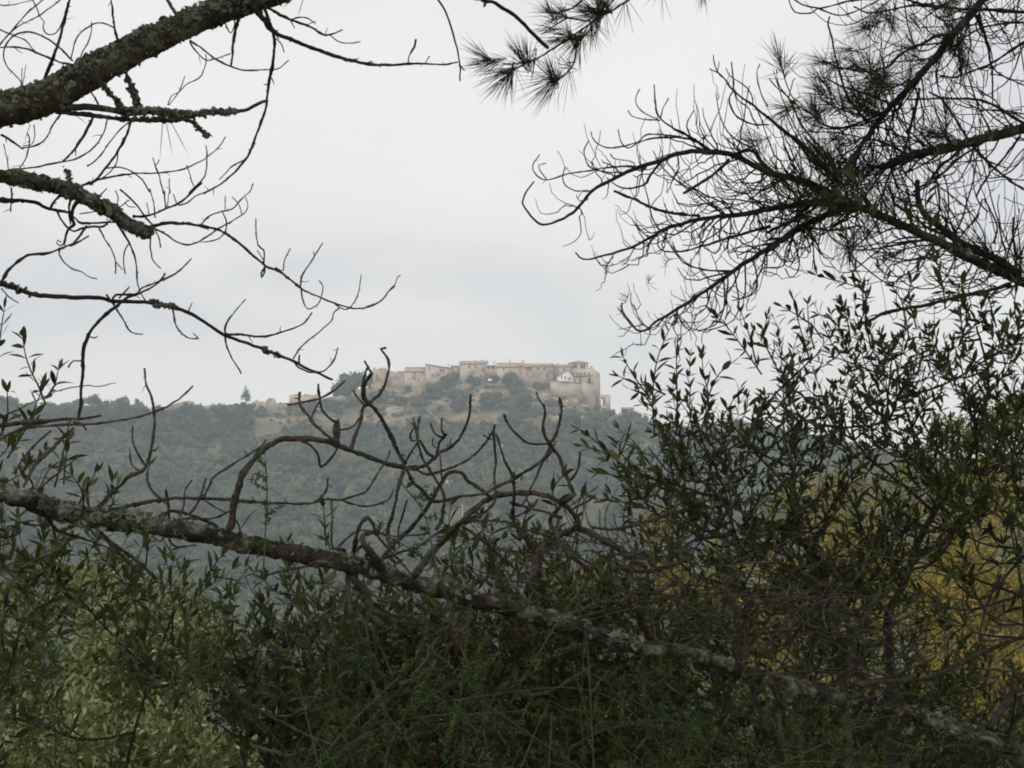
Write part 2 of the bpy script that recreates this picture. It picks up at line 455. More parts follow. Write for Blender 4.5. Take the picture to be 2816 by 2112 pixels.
def cover(x, y):
    """(bare, turf) weights of the ground at a spot; bare bands run along the crest and under the village walls"""
    u = 1408 + x * F / np.maximum(y, 50.0)
    yb = y - 24 * (1 - sst(640, 770, u))
    ridge = sst(848, 872, yb) * sst(380, 460, u) * (1 - sst(1690, 1740, u))
    band = np.exp(-((y - 846) / 9.0) ** 2) * sst(640, 800, u) * (1 - sst(1600, 1700, u)) * 0.9
    nn = np.sin(x * .05 + 2 * np.sin(y * .021)) * np.sin(y * .043 + 1.7 * np.sin(x * .03)) + .35 * np.sin(x * .13 + y * .09) * np.sin(y * .17 - x * .05)
    patch = sst(.7, .86, nn) * sst(560, 760, y) * (1 - sst(1750, 1850, u)) * .35
    turf = np.exp(-((y - (845 - (u - 1600) * 0.28)) / 16.0) ** 2) * sst(1560, 1610, u) * (1 - sst(1800, 1860, u))
    flank = sst(812, 828, y) * sst(1470, 1530, u) * (1 - sst(1690, 1740, u))
    return np.clip(np.maximum(np.maximum(np.maximum(ridge, band), flank), patch), 0, 1), np.clip(turf, 0, 1)


bare, turf = cover(X.ravel(), Y.ravel())
ca = terrain.data.color_attributes.new('cover', 'FLOAT_COLOR', 'POINT')
ca.data.foreach_set('color', np.stack([bare, turf, 0 * bare, 1 + 0 * bare], -1).astype(np.float32).ravel())


def hit(u, v, y0=500.0, y1=935.0):
    """the ground point seen at photo position (u, v)"""
    d = np.linspace(y0, y1, 900)
    pts = np.array([P(u, v, q) for q in d])
    below = pts[:, 2] < ground(pts[:, 0], pts[:, 1])
    k = int(np.argmax(below)) if below.any() else int(np.argmin(pts[:, 2] - ground(pts[:, 0], pts[:, 1])))
    p = pts[k]
    return np.array([p[0], p[1], float(ground(p[0], p[1]))])


# ================================================================== far trees
def ico(sub):
    t = (1 + 5 ** 0.5) / 2
    v = [(-1, t, 0), (1, t, 0), (-1, -t, 0), (1, -t, 0), (0, -1, t), (0, 1, t), (0, -1, -t), (0, 1, -t), (t, 0, -1), (t, 0, 1), (-t, 0, -1), (-t, 0, 1)]
    f = [(0, 11, 5), (0, 5, 1), (0, 1, 7), (0, 7, 10), (0, 10, 11), (1, 5, 9), (5, 11, 4), (11, 10, 2), (10, 7, 6), (7, 1, 8), (3, 9, 4), (3, 4, 2), (3, 2, 6), (3, 6, 8), (3, 8, 9), (4, 9, 5), (2, 4, 11), (6, 2, 10), (8, 6, 7), (9, 8, 1)]
    v = [np.array(a, float) / np.linalg.norm(a) for a in v]
    for _ in range(sub):
        cache, nf = {}, []

        def mid(a, b):
            k = (min(a, b), max(a, b))
            if k not in cache:
                m = v[a] + v[b]; v.append(m / np.linalg.norm(m)); cache[k] = len(v) - 1
            return cache[k]
        for a, b, c in f:
            x, y, z = mid(a, b), mid(b, c), mid(c, a)
            nf += [(a, x, z), (b, y, x), (c, z, y), (x, y, z)]
        f = nf
    return np.array(v), np.array(f)


ICO1, ICO2, ICO3 = ico(1), ico(2), ico(3)


def crown_proto(seed, cards=70, lobes=5, card=0.26, core=0.72, sub=ICO1):
    """unit crown: several leafy lobes; returns verts, tris, quads, quad random values"""
    r = np.random.default_rng(seed)
    V, T, Q, qa, ta = [], [], [], [], []
    n = 0
    cs = np.stack([r.normal(0, 0.42, lobes), r.normal(0, 0.42, lobes), r.uniform(0.3, 0.95, lobes)], -1); cs[0] = (0, 0, 0.55)
    rs = r.uniform(0.32, 0.52, lobes); rs[0] = 0.6
    for c, q in zip(cs, rs):
        v, f = sub
        g = r.normal(0, 0.12, len(v))
        V.append(c + v * (q * core * (1 + g))[:, None] * np.array([1, 1, 0.85])); T.append(f + n); n += len(v); ta.append(np.full(len(f), r.uniform(0.2, 0.5)))
        k = cards // lobes
        d = unit(r.normal(0, 1, (k, 3))); d[:, 2] = np.abs(d[:, 2]) * 1.1 - 0.3; d = unit(d)
        pc = c + d * (q * r.uniform(0.72, 1.12, k))[:, None] * np.array([1, 1, 0.85])
        nn = unit(d + r.normal(0, 0.6, (k, 3))); a = unit(np.cross(nn, r.normal(0, 1, (k, 3)))); b = np.cross(nn, a)
        s = (card * r.uniform(0.5, 1.0, k))[:, None] * 0.5
        vv = np.stack([pc - a * s - b * s * .6, pc + a * s * .7 - b * s, pc + a * s + b * s * .7, pc - a * s * .6 + b * s], 1).reshape(-1, 3)
        V.append(vv); Q.append(np.arange(k * 4).reshape(-1, 4) + n); n += k * 4; qa.append(r.uniform(0.2, 0.95, k))
    return np.concatenate(V), np.concatenate(T), np.concatenate(Q), np.concatenate(qa), np.concatenate(ta)


def put_crown(mb, proto, pos, size, height, rot, tint=0.0):
    v, t, q, qa, ta = proto
    c, s = math.cos(rot), math.sin(rot)
    w = np.stack([(v[:, 0] * c - v[:, 1] * s) * size, (v[:, 0] * s + v[:, 1] * c) * size, v[:, 2] * height], -1) + pos
    mb.add(w, q, None, val=np.clip(qa + tint, 0, 1))
    k = mb.n - len(w)
    mb.t.append(t + k); mb.tm.append(np.zeros(len(t), int)); mb.ta.append(np.clip(ta + tint, 0, 1))


protos = [crown_proto(100 + k) for k in range(14)]
wood = MB()
cand = np.stack([rng.uniform(-330, 330, 19000), rng.uniform(235, 905, 19000)], -1)
for x, y in cand:
    if abs(x) > 0.31 * y + 25: continue
    u = 1408 + x * F / y
    b, g = cover(x, y)
    if rng.random() < max(b, g) * 1.9: continue
    if y > 858 and 980 < u < 1720: continue
    m = mnoise.noise(Vector((x * 0.018, y * 0.012, 3.0))) + 0.5 * mnoise.noise(Vector((x * 0.06, y * 0.04, 9.0)))
    if m > 0.55 and y > 520: continue
    sz = 1.3 + 3.4 * rng.random() ** 1.6 * (1.0 if y < 820 else 0.75)
    z = float(ground(x, y))
    put_crown(wood, protos[rng.integers(14)], (x, y, z - 0.4), sz * 1.15, sz * rng.uniform(1.1, 1.7), rng.uniform(0, 6.28), rng.normal(0, 0.22) + 0.75 * mnoise.noise(Vector((x * 0.02, y * 0.015, 20.0))))
wd = wood.build('woodland', M['far_leaf'])
tag(wd, 'evergreen woodland covering the far hillside below the village', 'woodland', kind='stuff')


def far_tree(name, u, vb, wpx, hpx, label, group, bush=False, grey=False, d=None, seed=0, trunk=0.25, cat=None, airy=False):
    p = hit(u, vb) if d is None else P(u, vb, d)
    dd = p[1]
    hh, ww = hpx / F * dd, wpx / F * dd
    o = empty(name, p - np.array([0, 0, 0.3]), label, cat or ('shrub' if bush else 'tree'), group)
    c = MB()
    tz = 0.0 if bush else trunk * hh
    pr = crown_proto(500 + seed, cards=300, lobes=12, card=0.15, core=0.3, sub=ICO1) if airy else crown_proto(500 + seed, cards=260, lobes=9, card=0.17, sub=ICO2)
    put_crown(c, pr, p + np.array([0, 0, tz - 0.25]), ww * 0.47, (hh - tz) * 0.78, seed * 1.7, 0.05)
    t = MB()
    h0 = tz + (hh - tz) * 0.45
    path = smooth_path([p - np.array([0, 0, 0.8]), p + np.array([0.05 * hh * math.sin(seed), 0, h0 * 0.5]), p + np.array([0, 0, h0])], hh / 8)
    tube(t, path, np.linspace(hh * 0.035, hh * 0.015, len(path)), 7)
    if not bush or wpx > 20:
        t.build('stem' if bush else 'trunk', M['far_trunk'], o)
    c.build('foliage' if bush else 'crown', M['far_grey_leaf' if grey else 'far_leaf'], o)
    return o


GR = 'trees standing along the hill crest'
far_tree('holm_oak', 952, 1106, 104, 92, 'largest dark tree on the crest, left of the round tower', GR, seed=1, trunk=0.1)
far_tree('holm_oak', 1012, 1072, 26, 44, 'narrow dark tree squeezed against the round tower', GR, seed=2, trunk=0.1)
far_tree('lone_tree', 677, 1120, 32, 60, 'slender lone tree with see-through crown on the bare crest', GR, seed=63, trunk=0.12, airy=True)
far_tree('holm_oak', 258, 1126, 50, 48, 'broad rounded tree topping the left end of the crest', GR, seed=4, trunk=0.1)
far_tree('holm_oak', 328, 1130, 36, 44, 'middle one of three small round trees on the left crest', GR, seed=5, trunk=0.1)
far_tree('holm_oak', 380, 1138, 30, 46, 'small tree just left of the largest pale boulder', GR, seed=6, trunk=0.15)
far_tree('holm_oak', 205, 1136, 42, 34, 'low tree left of the broad rounded tree on the left crest', GR, seed=7, trunk=0.05)
far_tree('holm_oak', 30, 1142, 90, 58, 'tree at the far left end of the crest', GR, seed=8, trunk=0.05)
far_tree('holm_oak', 2038, 1200, 40, 52, 'left tree of the pair on the right crest', GR, grey=True, seed=9, trunk=0.15)
far_tree('holm_oak', 2078, 1200, 40, 50, 'right tree of the pair on the right crest', GR, grey=True, seed=10, trunk=0.15)
GS = 'shrubs on the slope below the village'
SH = [(745, 1126, 26, 22, 'shrub above the bare bank, just right of the slender lone tree', 0),
      (835, 1124, 60, 34, 'wide shrub beneath the long ruined wall on the left crest', 1),
      (905, 1130, 60, 40, 'shrub at the foot of the largest dark tree on the crest', 0),
      (975, 1120, 52, 40, 'shrub below the round tower, left side', 1),
      (1040, 1112, 56, 40, 'shrub directly below the round tower', 0),
      (1095, 1118, 46, 36, 'shrub below the plain curtain wall', 1),
      (1122, 1078, 22, 20, 'tiny shrub at the base of the low tiled house', 0),
      (1140, 1122, 52, 42, 'shrub below the low tiled house with three windows', 0),
      (1185, 1100, 58, 54, 'greyish leafless shrub below the sloping roofed house', 1),
      (1222, 1070, 60, 44, 'dense shrub against the wall of the sloping roofed house', 1),
      (1250, 1052, 34, 34, 'dark shrub beside the stretch of wall under the high house', 0),
      (1312, 1060, 36, 36, 'dark upright shrub under the high gabled house', 0),
      (1262, 1122, 70, 60, 'wide greyish shrub on the middle of the village slope', 1),
      (1350, 1126, 66, 58, 'large dark shrub at the centre of the village slope', 0),
      (1338, 1042, 14, 20, 'slim shrub beneath the white terrace', 0),
      (1398, 1066, 62, 48, 'tall dark tree-like shrub below the long roof with chimney', 0),
      (1452, 1058, 44, 44, 'dark shrub below the house with the red awning', 0),
      (1425, 1100, 50, 50, 'dark shrub between the tall one and the bare slope', 0),
      (1412, 1130, 80, 60, 'broad brownish shrub low on the village slope', 1),
      (1480, 1072, 34, 26, 'pale grey shrub at the top of the bare slope', 1),
      (1512, 1118, 42, 26, 'round shrub alone on the pale rock slope', 0),
      (1565, 1088, 18, 14, 'small shrub clinging to the rock under the castle', 0),
      (1644, 1134, 26, 22, 'round shrub below the ruined arch', 0),
      (1615, 1146, 16, 14, 'smallest round shrub on the bank under the castle', 0),
      (1660, 1156, 24, 20, 'round shrub at the top edge of the green turf', 0),
      (1566, 1144, 14, 10, 'low shrub at the end of the pale track', 0),
      (1712, 1190, 60, 66, 'big dark shrub right of the ruined arch', 0),
      (1755, 1200, 50, 40, 'shrub downhill from the big dark shrub', 0),
      (640, 1130, 46, 24, 'shrub between boulders left of the slender lone tree', 0),
      (575, 1130, 30, 16, 'low shrub right of the largest pale boulder', 0)]
for k, (u, v, a, h, lab, gy) in enumerate(SH):
    if a > 30: a, h = a * 1.35, h * .95
    far_tree('hill_shrub', u, v, a, h, lab, GS, bush=True, grey=bool(gy), seed=20 + k)


scrub = MB()
for k in range(900):
    u, y = rng.uniform(480, 1690), rng.uniform(842, 900)
    x = (u - 1408) / F * y; z = float(ground(x, y))
    m = mnoise.noise(Vector((x * 0.07, y * 0.05, 40.0)))
    if m < -0.02 or (y > 890 and u > 1000): continue
    sz = rng.uniform(.5, 1.7)
    put_crown(scrub, protos[rng.integers(14)], (x, y, z - .2), sz * 1.2, sz, rng.uniform(0, 6), rng.normal(0, .2))
tag(scrub.build('scrub', M['far_grey_leaf']), 'low scattered scrub on the bare bank under the village', 'scrub', kind='stuff')


# ---- boulders on the crest
def boulder(u0, u1, v0, v1, label, seed):
    p = hit((u0 + u1) / 2, v1)
    d = p[1]; w, h = (u1 - u0) / F * d, (v1 - v0) / F * d
    v, f = ICO3
    r = np.array([1 + 0.34 * mnoise.noise(Vector(q * 1.3 + seed)) + 0.22 * mnoise.noise(Vector(q * 3.1 + seed)) + 0.1 * mnoise.noise(Vector(q * 8 + seed)) for q in v])
    sq = np.sign(v) * np.abs(v) ** 0.75
    b = MB(); b.add(sq * r[:, None] * np.array([w * .56, w * .4, h * 1.0]) + p - np.array([0, 0, 0.05 * h]), None, f)
    o = b.build('boulder', M['rock'])
    tag(o, label, 'boulder', 'boulders along the bare crest')


boulder(455, 548, 1106, 1136, 'largest pale boulder with a flat sloping top on the crest', 1)
boulder(556, 590, 1112, 1128, 'small rounded boulder next to the largest pale boulder', 2)
boulder(594, 640, 1110, 1130, 'low pale boulder between two crest shrubs', 3)
boulder(694, 728, 1104, 1130, 'pale boulder right beside the slender lone tree', 4)
boulder(738, 764, 1100, 1128, 'pointed pale boulder left of the long ruined wall', 5)
boulder(735, 757, 1090, 1106, 'dark topped boulder standing highest on the left crest', 6)
for u0, u1, v0, v1, lb, s in [(1062, 1110, 1118, 1136, 'broad pale outcrop left on the village slope', 7),
                              (1484, 1512, 1080, 1094, 'pale outcrop in the middle of the bare slope', 9), (1556, 1592, 1096, 1110, 'layered outcrop just under the castle wall', 10),
                              (1318, 1336, 1072, 1086, 'pale outcrop under the dark upright shrub', 11)]:
    boulder(u0, u1, v0, v1, lb, s)

# ---- haze: one even volume round everything
hb = MB(); hb.box(-1200, 1200, -90, 1100, -85, 95)
hz = hb.build('haze', [], smooth=False)
hm = bpy.data.materials.new('valley_haze'); hm.use_nodes = True
hn = hm.node_tree.nodes; hl = hm.node_tree.links
hn.remove(hn['Principled BSDF'])
pv = hn.new('ShaderNodeVolumePrincipled'); pv.inputs['Color'].default_value = (0.82, 0.91, 1.0, 1); pv.inputs['Density'].default_value = 0.00042
hl.new(pv.outputs['Volume'], hn['Material Output'].inputs['Volume'])
hz.data.materials.append(hm)
tag(hz, 'thin pale haze filling the valley', 'haze', kind='stuff')
# ================================================================== the village
def xz(u, v, d):
    p = P(u, v, d); return p[0], p[2]


def house(name, label, u0, u1, vt, ve, vb, d, depth=9.0, roof='shed', wallm='stone', tint=None, wins=(), apex=None, chims=(), cat='house', vt2=None, group='houses of the hilltop village', roofm='tile', yaw=0.0):
    """wall block with front face at distance d between u0..u1, eaves at ve (or sloping ve -> vt2), ridge at vt, foot at vb"""
    x0, ze = xz(u0, ve, d); x1, _ = xz(u1, ve, d)
    _, zt = xz(u0, vt, d); _, zb = xz(u0, vb, d)
    zb -= 3.0
    o = empty(name, ((x0 + x1) / 2, d, zb), label, cat, group)
    w = MB(); r = MB(); e = 0.35
    cx = (x0 + x1) / 2
    if roof == 'front':             # gable turned to the viewer
        ax = xz(apex if apex else (u0 + u1) / 2, vt, d)[0]
        w.prism([(x0, d, zb), (x1, d, zb), (x1, d, ze), (ax, d, zt), (x0, d, ze)], [(x0, d + depth, zb), (x1, d + depth, zb), (x1, d + depth, ze), (ax, d + depth, zt), (x0, d + depth, ze)])
        for a, b in ((x0 - e, ax), (x1 + e, ax)):
            za = ze - 0.12
            y0, y1 = d - e, d + depth + e
            r.prism([(a, y0, za), (b, y0, zt + .02), (b, y1, zt + .02), (a, y1, za)], [(a, y0, za + .22), (b, y0, zt + .26), (b, y1, zt + .26), (a, y1, za + .22)])
    elif roof == 'ridge':           # ridge runs along the front
        w.prism([(x0, d, zb), (x0, d + depth, zb), (x0, d + depth, ze), (x0, d + depth / 2, zt), (x0, d, ze)], [(x1, d, zb), (x1, d + depth, zb), (x1, d + depth, ze), (x1, d + depth / 2, zt), (x1, d, ze)])
        for ya, yb in ((d - e, d + depth / 2), (d + depth + e, d + depth / 2)):
            za = ze - 0.12
            r.prism([(x0 - e, ya, za), (x1 + e, ya, za), (x1 + e, yb, zt + .02), (x0 - e, yb, zt + .02)], [(x0 - e, ya, za + .22), (x1 + e, ya, za + .22), (x1 + e, yb, zt + .26), (x0 - e, yb, zt + .26)])
    elif roof == 'shed':            # slopes up away from the viewer
        w.prism([(x0, d, zb), (x1, d, zb), (x1, d + depth, zb), (x0, d + depth, zb)], [(x0, d, ze), (x1, d, ze), (x1, d + depth, zt), (x0, d + depth, zt)])
        r.prism([(x0 - e, d - e, ze + .01), (x1 + e, d - e, ze + .01), (x1 + e, d + depth, zt + .02), (x0 - e, d + depth, zt + .02)], [(x0 - e, d - e, ze + .25), (x1 + e, d - e, ze + .25), (x1 + e, d + depth, zt + .26), (x0 - e, d + depth, zt + .26)])
    elif roof == 'side':            # one long slope falling from left to right
        z2 = xz(u1, vt2, d)[1]; z1 = xz(u0, vt, d)[1]
        w.prism([(x0, d, zb), (x1, d, zb), (x1, d, z2), (x0, d, z1)], [(x0, d + depth, zb), (x1, d + depth, zb), (x1, d + depth, z2), (x0, d + depth, z1)])
        r.prism([(x0 - e, d - e, z1 + .01), (x1 + e, d - e, z2 + .01), (x1 + e, d + depth, z2 + .01), (x0 - e, d + depth, z1 + .01)], [(x0 - e, d - e, z1 + .3), (x1 + e, d - e, z2 + .3), (x1 + e, d + depth, z2 + .3), (x0 - e, d + depth, z1 + .3)])
    elif roof == 'hip':
        w.box(x0, x1, d, d + depth, zb, ze)
        ax = (x0 + x1) / 2; ay = d + depth / 2
        r.add([(x0 - e, d - e, ze + .01), (x1 + e, d - e, ze + .01), (x1 + e, d + depth + e, ze + .01), (x0 - e, d + depth + e, ze + .01), (ax, ay, zt)], [(3, 2, 1, 0)], [(0, 1, 4), (1, 2, 4), (2, 3, 4), (3, 0, 4)])
    else:
        w.box(x0, x1, d, d + depth, zb, ze)
        # uneven masonry along the open top
        n = max(3, int((x1 - x0) / 1.4))
        for k in range(n):
            a, b = x0 + (x1 - x0) * k / n, x0 + (x1 - x0) * (k + 1) / n
            w.box(a + .01, b - .01, d + 0.05, d + 0.9, ze + 0.003, ze + 0.15 + 0.75 * abs(math.sin(k * 2.3 + u0)))
    w.build('wall', M[wallm], o, smooth=False)
    if r.n:
        ro = r.build('roof', M[roofm], o, smooth=False)
        for (u, v0, v1, wp, mm) in chims:
            c = MB(); x, zc = xz(u, v0, d); hw = wp / F * d / 2; _, z1 = xz(u, v1, d)
            c.box(x - hw, x + hw, d + depth * .4, d + depth * .4 + 2 * hw, z1 - 1.2, zc)
            c.box(x - hw * 1.25, x + hw * 1.25, d + depth * .4 - hw * .25, d + depth * .4 + 2.25 * hw, zc + .003, zc + .22)
            c.build('chimney', M[mm], ro, smooth=False)
    for (u, v0, v1, wp) in wins:
        x, z1 = xz(u, v0, d); _, z0 = xz(u, v1, d); hw = wp / F * d / 2
        b = MB()
        b.box(x - hw, x + hw, d - 0.02, d + 0.3, z0, z1, 0)
        b.box(x - hw - .18, x + hw + .18, d - 0.16, d - 0.023, z0 - .2, z0 - .003, 1)
        b.build('window', [M['dark'], M[wallm]], o, smooth=False)
    return o


# round tower with broken battlements
def round_tower():
    d = 893.0
    x0, zt = xz(1023, 1016, d); x1, _ = xz(1062, 1016, d); _, zb = xz(1023, 1075, d); zb -= 3
    r = (x1 - x0) / 2; cx = (x0 + x1) / 2; cy_ = d + r
    o = empty('round_tower', (cx, cy_, zb), 'round golden stone tower with broken battlements at the village\'s end', 'tower')
    w = MB()
    prof = [(zb, 1.1), (zb + (zt - zb) * .45, 1.03), (zt - 1.2, 0.99), (zt, 0.98)]
    n = 28
    ring = [[(cx + r * k * math.cos(a), cy_ + r * k * math.sin(a), z) for a in np.linspace(0, 2 * math.pi, n, endpoint=False)] for z, k in prof]
    for a, b in zip(ring[:-1], ring[1:]):
        m = len(a); w.add(a + b, [(i, (i + 1) % m, m + (i + 1) % m, m + i) for i in range(m)])
    w.add(ring[-1] + [(cx, cy_, zt)], None, [(i, (i + 1) % n, n) for i in range(n)])
    w.build('wall', M['stone_gold'], o, smooth=False)
    for k in range(9):
        a = k * 0.698 + 0.2; h = [1.3, .9, 1.3, .5, 1.2, 1.4, .4, 1.2, 1.0][k]
        b = MB(); q = []
        for da in (-.2, .2):
            q += [(cx + r * .97 * math.cos(a + da), cy_ + r * .97 * math.sin(a + da)), (cx + r * .8 * math.cos(a + da), cy_ + r * .8 * math.sin(a + da))]
        ring4 = [q[0], q[2], q[3], q[1]]
        b.prism([(x, y, zt + .003) for x, y in ring4], [(x, y, zt + h) for x, y in ring4])
        b.build('battlement', M['stone_gold'], o, smooth=False)
    for u, v in ((1034, 1032), (1038, 1041)):
        x, z = xz(u, v, d); b = MB(); b.box(x - .25, x + .25, cy_ - r * 1.04, cy_ - r * .8, z - .7, z + .7); b.build('arrow_slit', M['dark'], o, smooth=False)


round_tower()
house('curtain_wall', 'plain stone wall joining the round tower to the low house', 1058, 1130, 1024, 1024, 1070, 899, 3.0, roof='none', wallm='stone_rose', cat='wall')
house('village_house', 'long low house with tiled lean-to roof and three windows', 1112, 1174, 1006, 1022, 1070, 896, 10, 'shed', 'stone_gold',
      wins=[(1139, 1023, 1029, 4), (1163, 1022, 1028, 4), (1139, 1036, 1042, 4), (1151, 1041, 1050, 2.5), (1171, 1040, 1045, 4), (1130, 1051, 1056, 3)])
house('village_house', 'house with one long roof slope falling right to a white chimney', 1170, 1243, 1001, 1001, 1062, 895, 11, 'side', 'stone', vt2=1013,
      wins=[(1181, 1008, 1014, 3), (1211, 1014, 1021, 4), (1219, 1014, 1021, 4), (1190, 1028, 1034, 3.5), (1205, 1027, 1033, 3.5), (1230, 1031, 1037, 4)], chims=[(1231, 999, 1010, 6, 'white')])
house('village_house', 'blank low house between the white chimney and the highest house', 1240, 1292, 1003, 1007, 1056, 898, 9, 'ridge', 'stone_rose', wins=[(1262, 1012, 1018, 3), (1252, 1025, 1030, 3), (1276, 1020, 1026, 3)])
house('village_house', 'highest house with wide tiled gable roof above the centre shrubs', 1264, 1340, 990, 999, 1056, 896, 14, 'ridge', 'stone',
      wins=[(1290, 1004, 1009, 4), (1308, 1004, 1009, 4), (1325, 1010, 1016, 4), (1300, 1022, 1028, 4), (1322, 1030, 1036, 4)], chims=[(1325, 986, 993, 3, 'stone'), (1305, 987, 993, 3, 'stone')])


def terrace():
    d = 894.5
    x0, z1 = xz(1335, 1001, d); x1, z0 = xz(1374, 1006, d)
    o = empty('white_terrace', ((x0 + x1) / 2, d, z0 - 6), 'small white roof terrace with thin white chimney', 'terrace')
    b = MB(); b.box(x0, x1, d, d + 6, z0 - 6, z0 - .01); b.build('wall', M['stone_rose'], o, smooth=False)
    b = MB(); b.box(x0, x1, d - .3, d, z0, z1); b.box(x0, x0 + .4, d + .003, d + 6, z0, z1); b.build('parapet', M['white'], o, smooth=False)
    b = MB(); x, zt = xz(1358, 992, d); b.box(x - .5, x + .5, d + 3, d + 4, z0, zt); b.box(x - .7, x + .7, d + 2.8, d + 4.2, zt + .003, zt + .25); b.build('chimney', M['white'], o, smooth=False)
    for u in (1343, 1356):
        b = MB(); x, z = xz(u, 1010, d); b.box(x - .6, x + .6, d - .02, d + .3, z - .7, z + .7); b.build('window', M['dark'], o, smooth=False)


terrace()
house('village_house', 'house with long tiled roof and single stone chimney, pale wall below', 1366, 1436, 994, 1009, 1060, 893, 10, 'shed', 'stone_gold', wins=[(1432, 1012, 1017, 3), (1402, 1015, 1019, 3), (1384, 1013, 1018, 3)], chims=[(1402, 987, 1000, 3.5, 'stone')])
hF = house('village_house', 'long dark house with red awning and two upper windows', 1432, 1522, 998, 1006, 1064, 892, 11, 'ridge', 'stone_rose',
           wins=[(1479, 1009, 1016, 4.5), (1497, 1009, 1016, 4.5), (1505, 1029, 1037, 5), (1460, 1010, 1014, 4), (1450, 1026, 1031, 4)], chims=[(1439, 989, 1000, 4.5, 'stone')])
ab = MB(); xa, za = xz(1442, 1006, 892); xb, zb_ = xz(1459, 1009, 892)
ab.prism([(xa, 891.9, za), (xb, 891.9, za), (xb, 890.2, zb_), (xa, 890.2, zb_)], [(xa, 891.9, za + .12), (xb, 891.9, za + .12), (xb, 890.2, zb_ + .12), (xa, 890.2, zb_ + .12)])
ab.build('awning', M['awning'], hF, smooth=False)
house('village_house', 'low tiled house tucked behind, left of the bell tower', 1520, 1568, 1001, 1007, 1062, 897, 9, 'ridge', 'stone', wins=[(1551, 1012, 1016, 4), (1535, 1012, 1016, 4)], chims=[(1536, 998, 1004, 4, 'stone_gold')])

# bell tower with paired arches and a pyramid roof
bt = house('bell_tower', 'square bell tower with paired arches and pyramid roof on the castle', 1566, 1618, 988, 997, 1060, 899, 9.4, 'hip', 'stone_rose', cat='tower', group=None)


def arch(parent, u, v0, v1, wp, d, depth=.4, proud=.02):
    x, zt = xz(u, v0, d); _, z0 = xz(u, v1, d); hw = wp / F * d / 2
    pts = [(x - hw, z0), (x + hw, z0)] + [(x + hw * math.cos(a), zt - hw + hw * math.sin(a)) for a in np.linspace(0, math.pi, 8)]
    b = MB(); b.prism([(px, d - proud, pz) for px, pz in pts], [(px, d + depth, pz) for px, pz in pts]); b.build('window', M['dark'], parent, smooth=False)


for u in (1576.5, 1584, 1599.5, 1607.5): arch(bt, u, 1000, 1012, 5, 899)
for u in (1580.3, 1603.5):
    x, z = xz(u, 1003, 899); b = MB(); _, z0 = xz(u, 1012, 899)
    tube(b, [(x, 898.9, z0), (x, 898.9, z)], .14, 6); b.build('column', M['stone_gold'], bt)


def castle():
    d = 886.0
    xa, zt = xz(1577, 1018, d); xb, zt2 = xz(1631, 1012, d); zb = xz(1577, 1120, d)[1] - 3; dc = d + 4
    xc, zc = xz(1650, 1027, dc + 8)
    o = empty('castle', ((xa + xc) / 2, d + 8, zb), 'tall square castle keep with bare walls at the right end of the village', 'castle')
    b = MB()
    # footprint turned so that the short right wall is seen too
    base = [(xa, d + 1.5, zb), (xb + .5, d - .4, zb), (xc + .3, d + 11, zb), (xa + 1, d + 14, zb)]
    top = [(xa, d + 1.5, zt), (xb, d, zt2), (xc, d + 11, zc), (xa + 1, d + 14, zt)]
    b.prism(base, top); b.build('wall', M['stone'], o, smooth=False)
    # broken top course
    for k in range(7):
        t = k / 7; t2 = (k + .9) / 7
        m = MB(); z = zt + (zt2 - zt) * t; h = [.7, .4, .9, .5, 1.0, .6, 1.3][k]
        q = [(xa + (xb - xa) * s, d + 1.5 - 1.5 * s + e) for s, e in ((t, .05), (t2, .05), (t2, .9), (t, .9))]
        m.prism([(x, y, z - .2) for x, y in q], [(x, y, z + h) for x, y in q]); m.build('battlement', M['stone'], o, smooth=False)

    def front(u):            # y of the front wall at column u
        s = (xz(u, 1030, d)[0] - xa) / (xb - xa); return d + 1.5 - 1.7 * s
    for u in (1578, 1588, 1599, 1609, 1620): 
        x, z = xz(u, 1026, d); m = MB(); y = front(u); m.box(x - .4, x + .4, y - .25, y + .4, z - .4, z + .4); m.build('window', M['dark'], o, smooth=False)  # row of putlog holes, their dark insides shown as dark-coloured boxes
    for u, v, h, ww in ((1596, 1047, 1.1, .35), (1621, 1046, 1.3, .55)):
        x, z = xz(u, v, d); m = MB(); y = front(u); m.box(x - ww, x + ww, y - .25, y + .4, z - h, z + h); m.build('window', M['dark'], o, smooth=False)
    m = MB(); x0, z0 = xz(1578, 1034, d); x1, z1 = xz(1631, 1031, d)
    m.prism([(x0, front(1578) - .5, z0), (x1, front(1631) - .5, z1), (x1, front(1631) + .3, z1), (x0, front(1578) + .3, z0)], [(x0, front(1578) - .5, z0 + .45), (x1, front(1631) - .5, z1 + .45), (x1, front(1631) + .3, z1 + .45), (x0, front(1578) + .3, z0 + .45)])
    m.build('string_course', M['stone_gold'], o, smooth=False)


castle()
wh = house('white_house', 'white gabled house with three dark openings below the castle', 1533, 1577, 1018, 1033, 1050, 882, 9, 'front', 'white', apex=1561, cat='house', group=None)
for u, v0, v1 in ((1545, 1031, 1041), (1555, 1033, 1042), (1566, 1036, 1045)): arch(wh, u, v0, v1, 3.6, 882)
house('retaining_wall', 'sloping rough stone wall below the white house', 1514, 1600, 1046, 1052, 1086, 879, 3.5, 'side', 'stone', vt2=1054, cat='wall', group=None, roofm='stone')


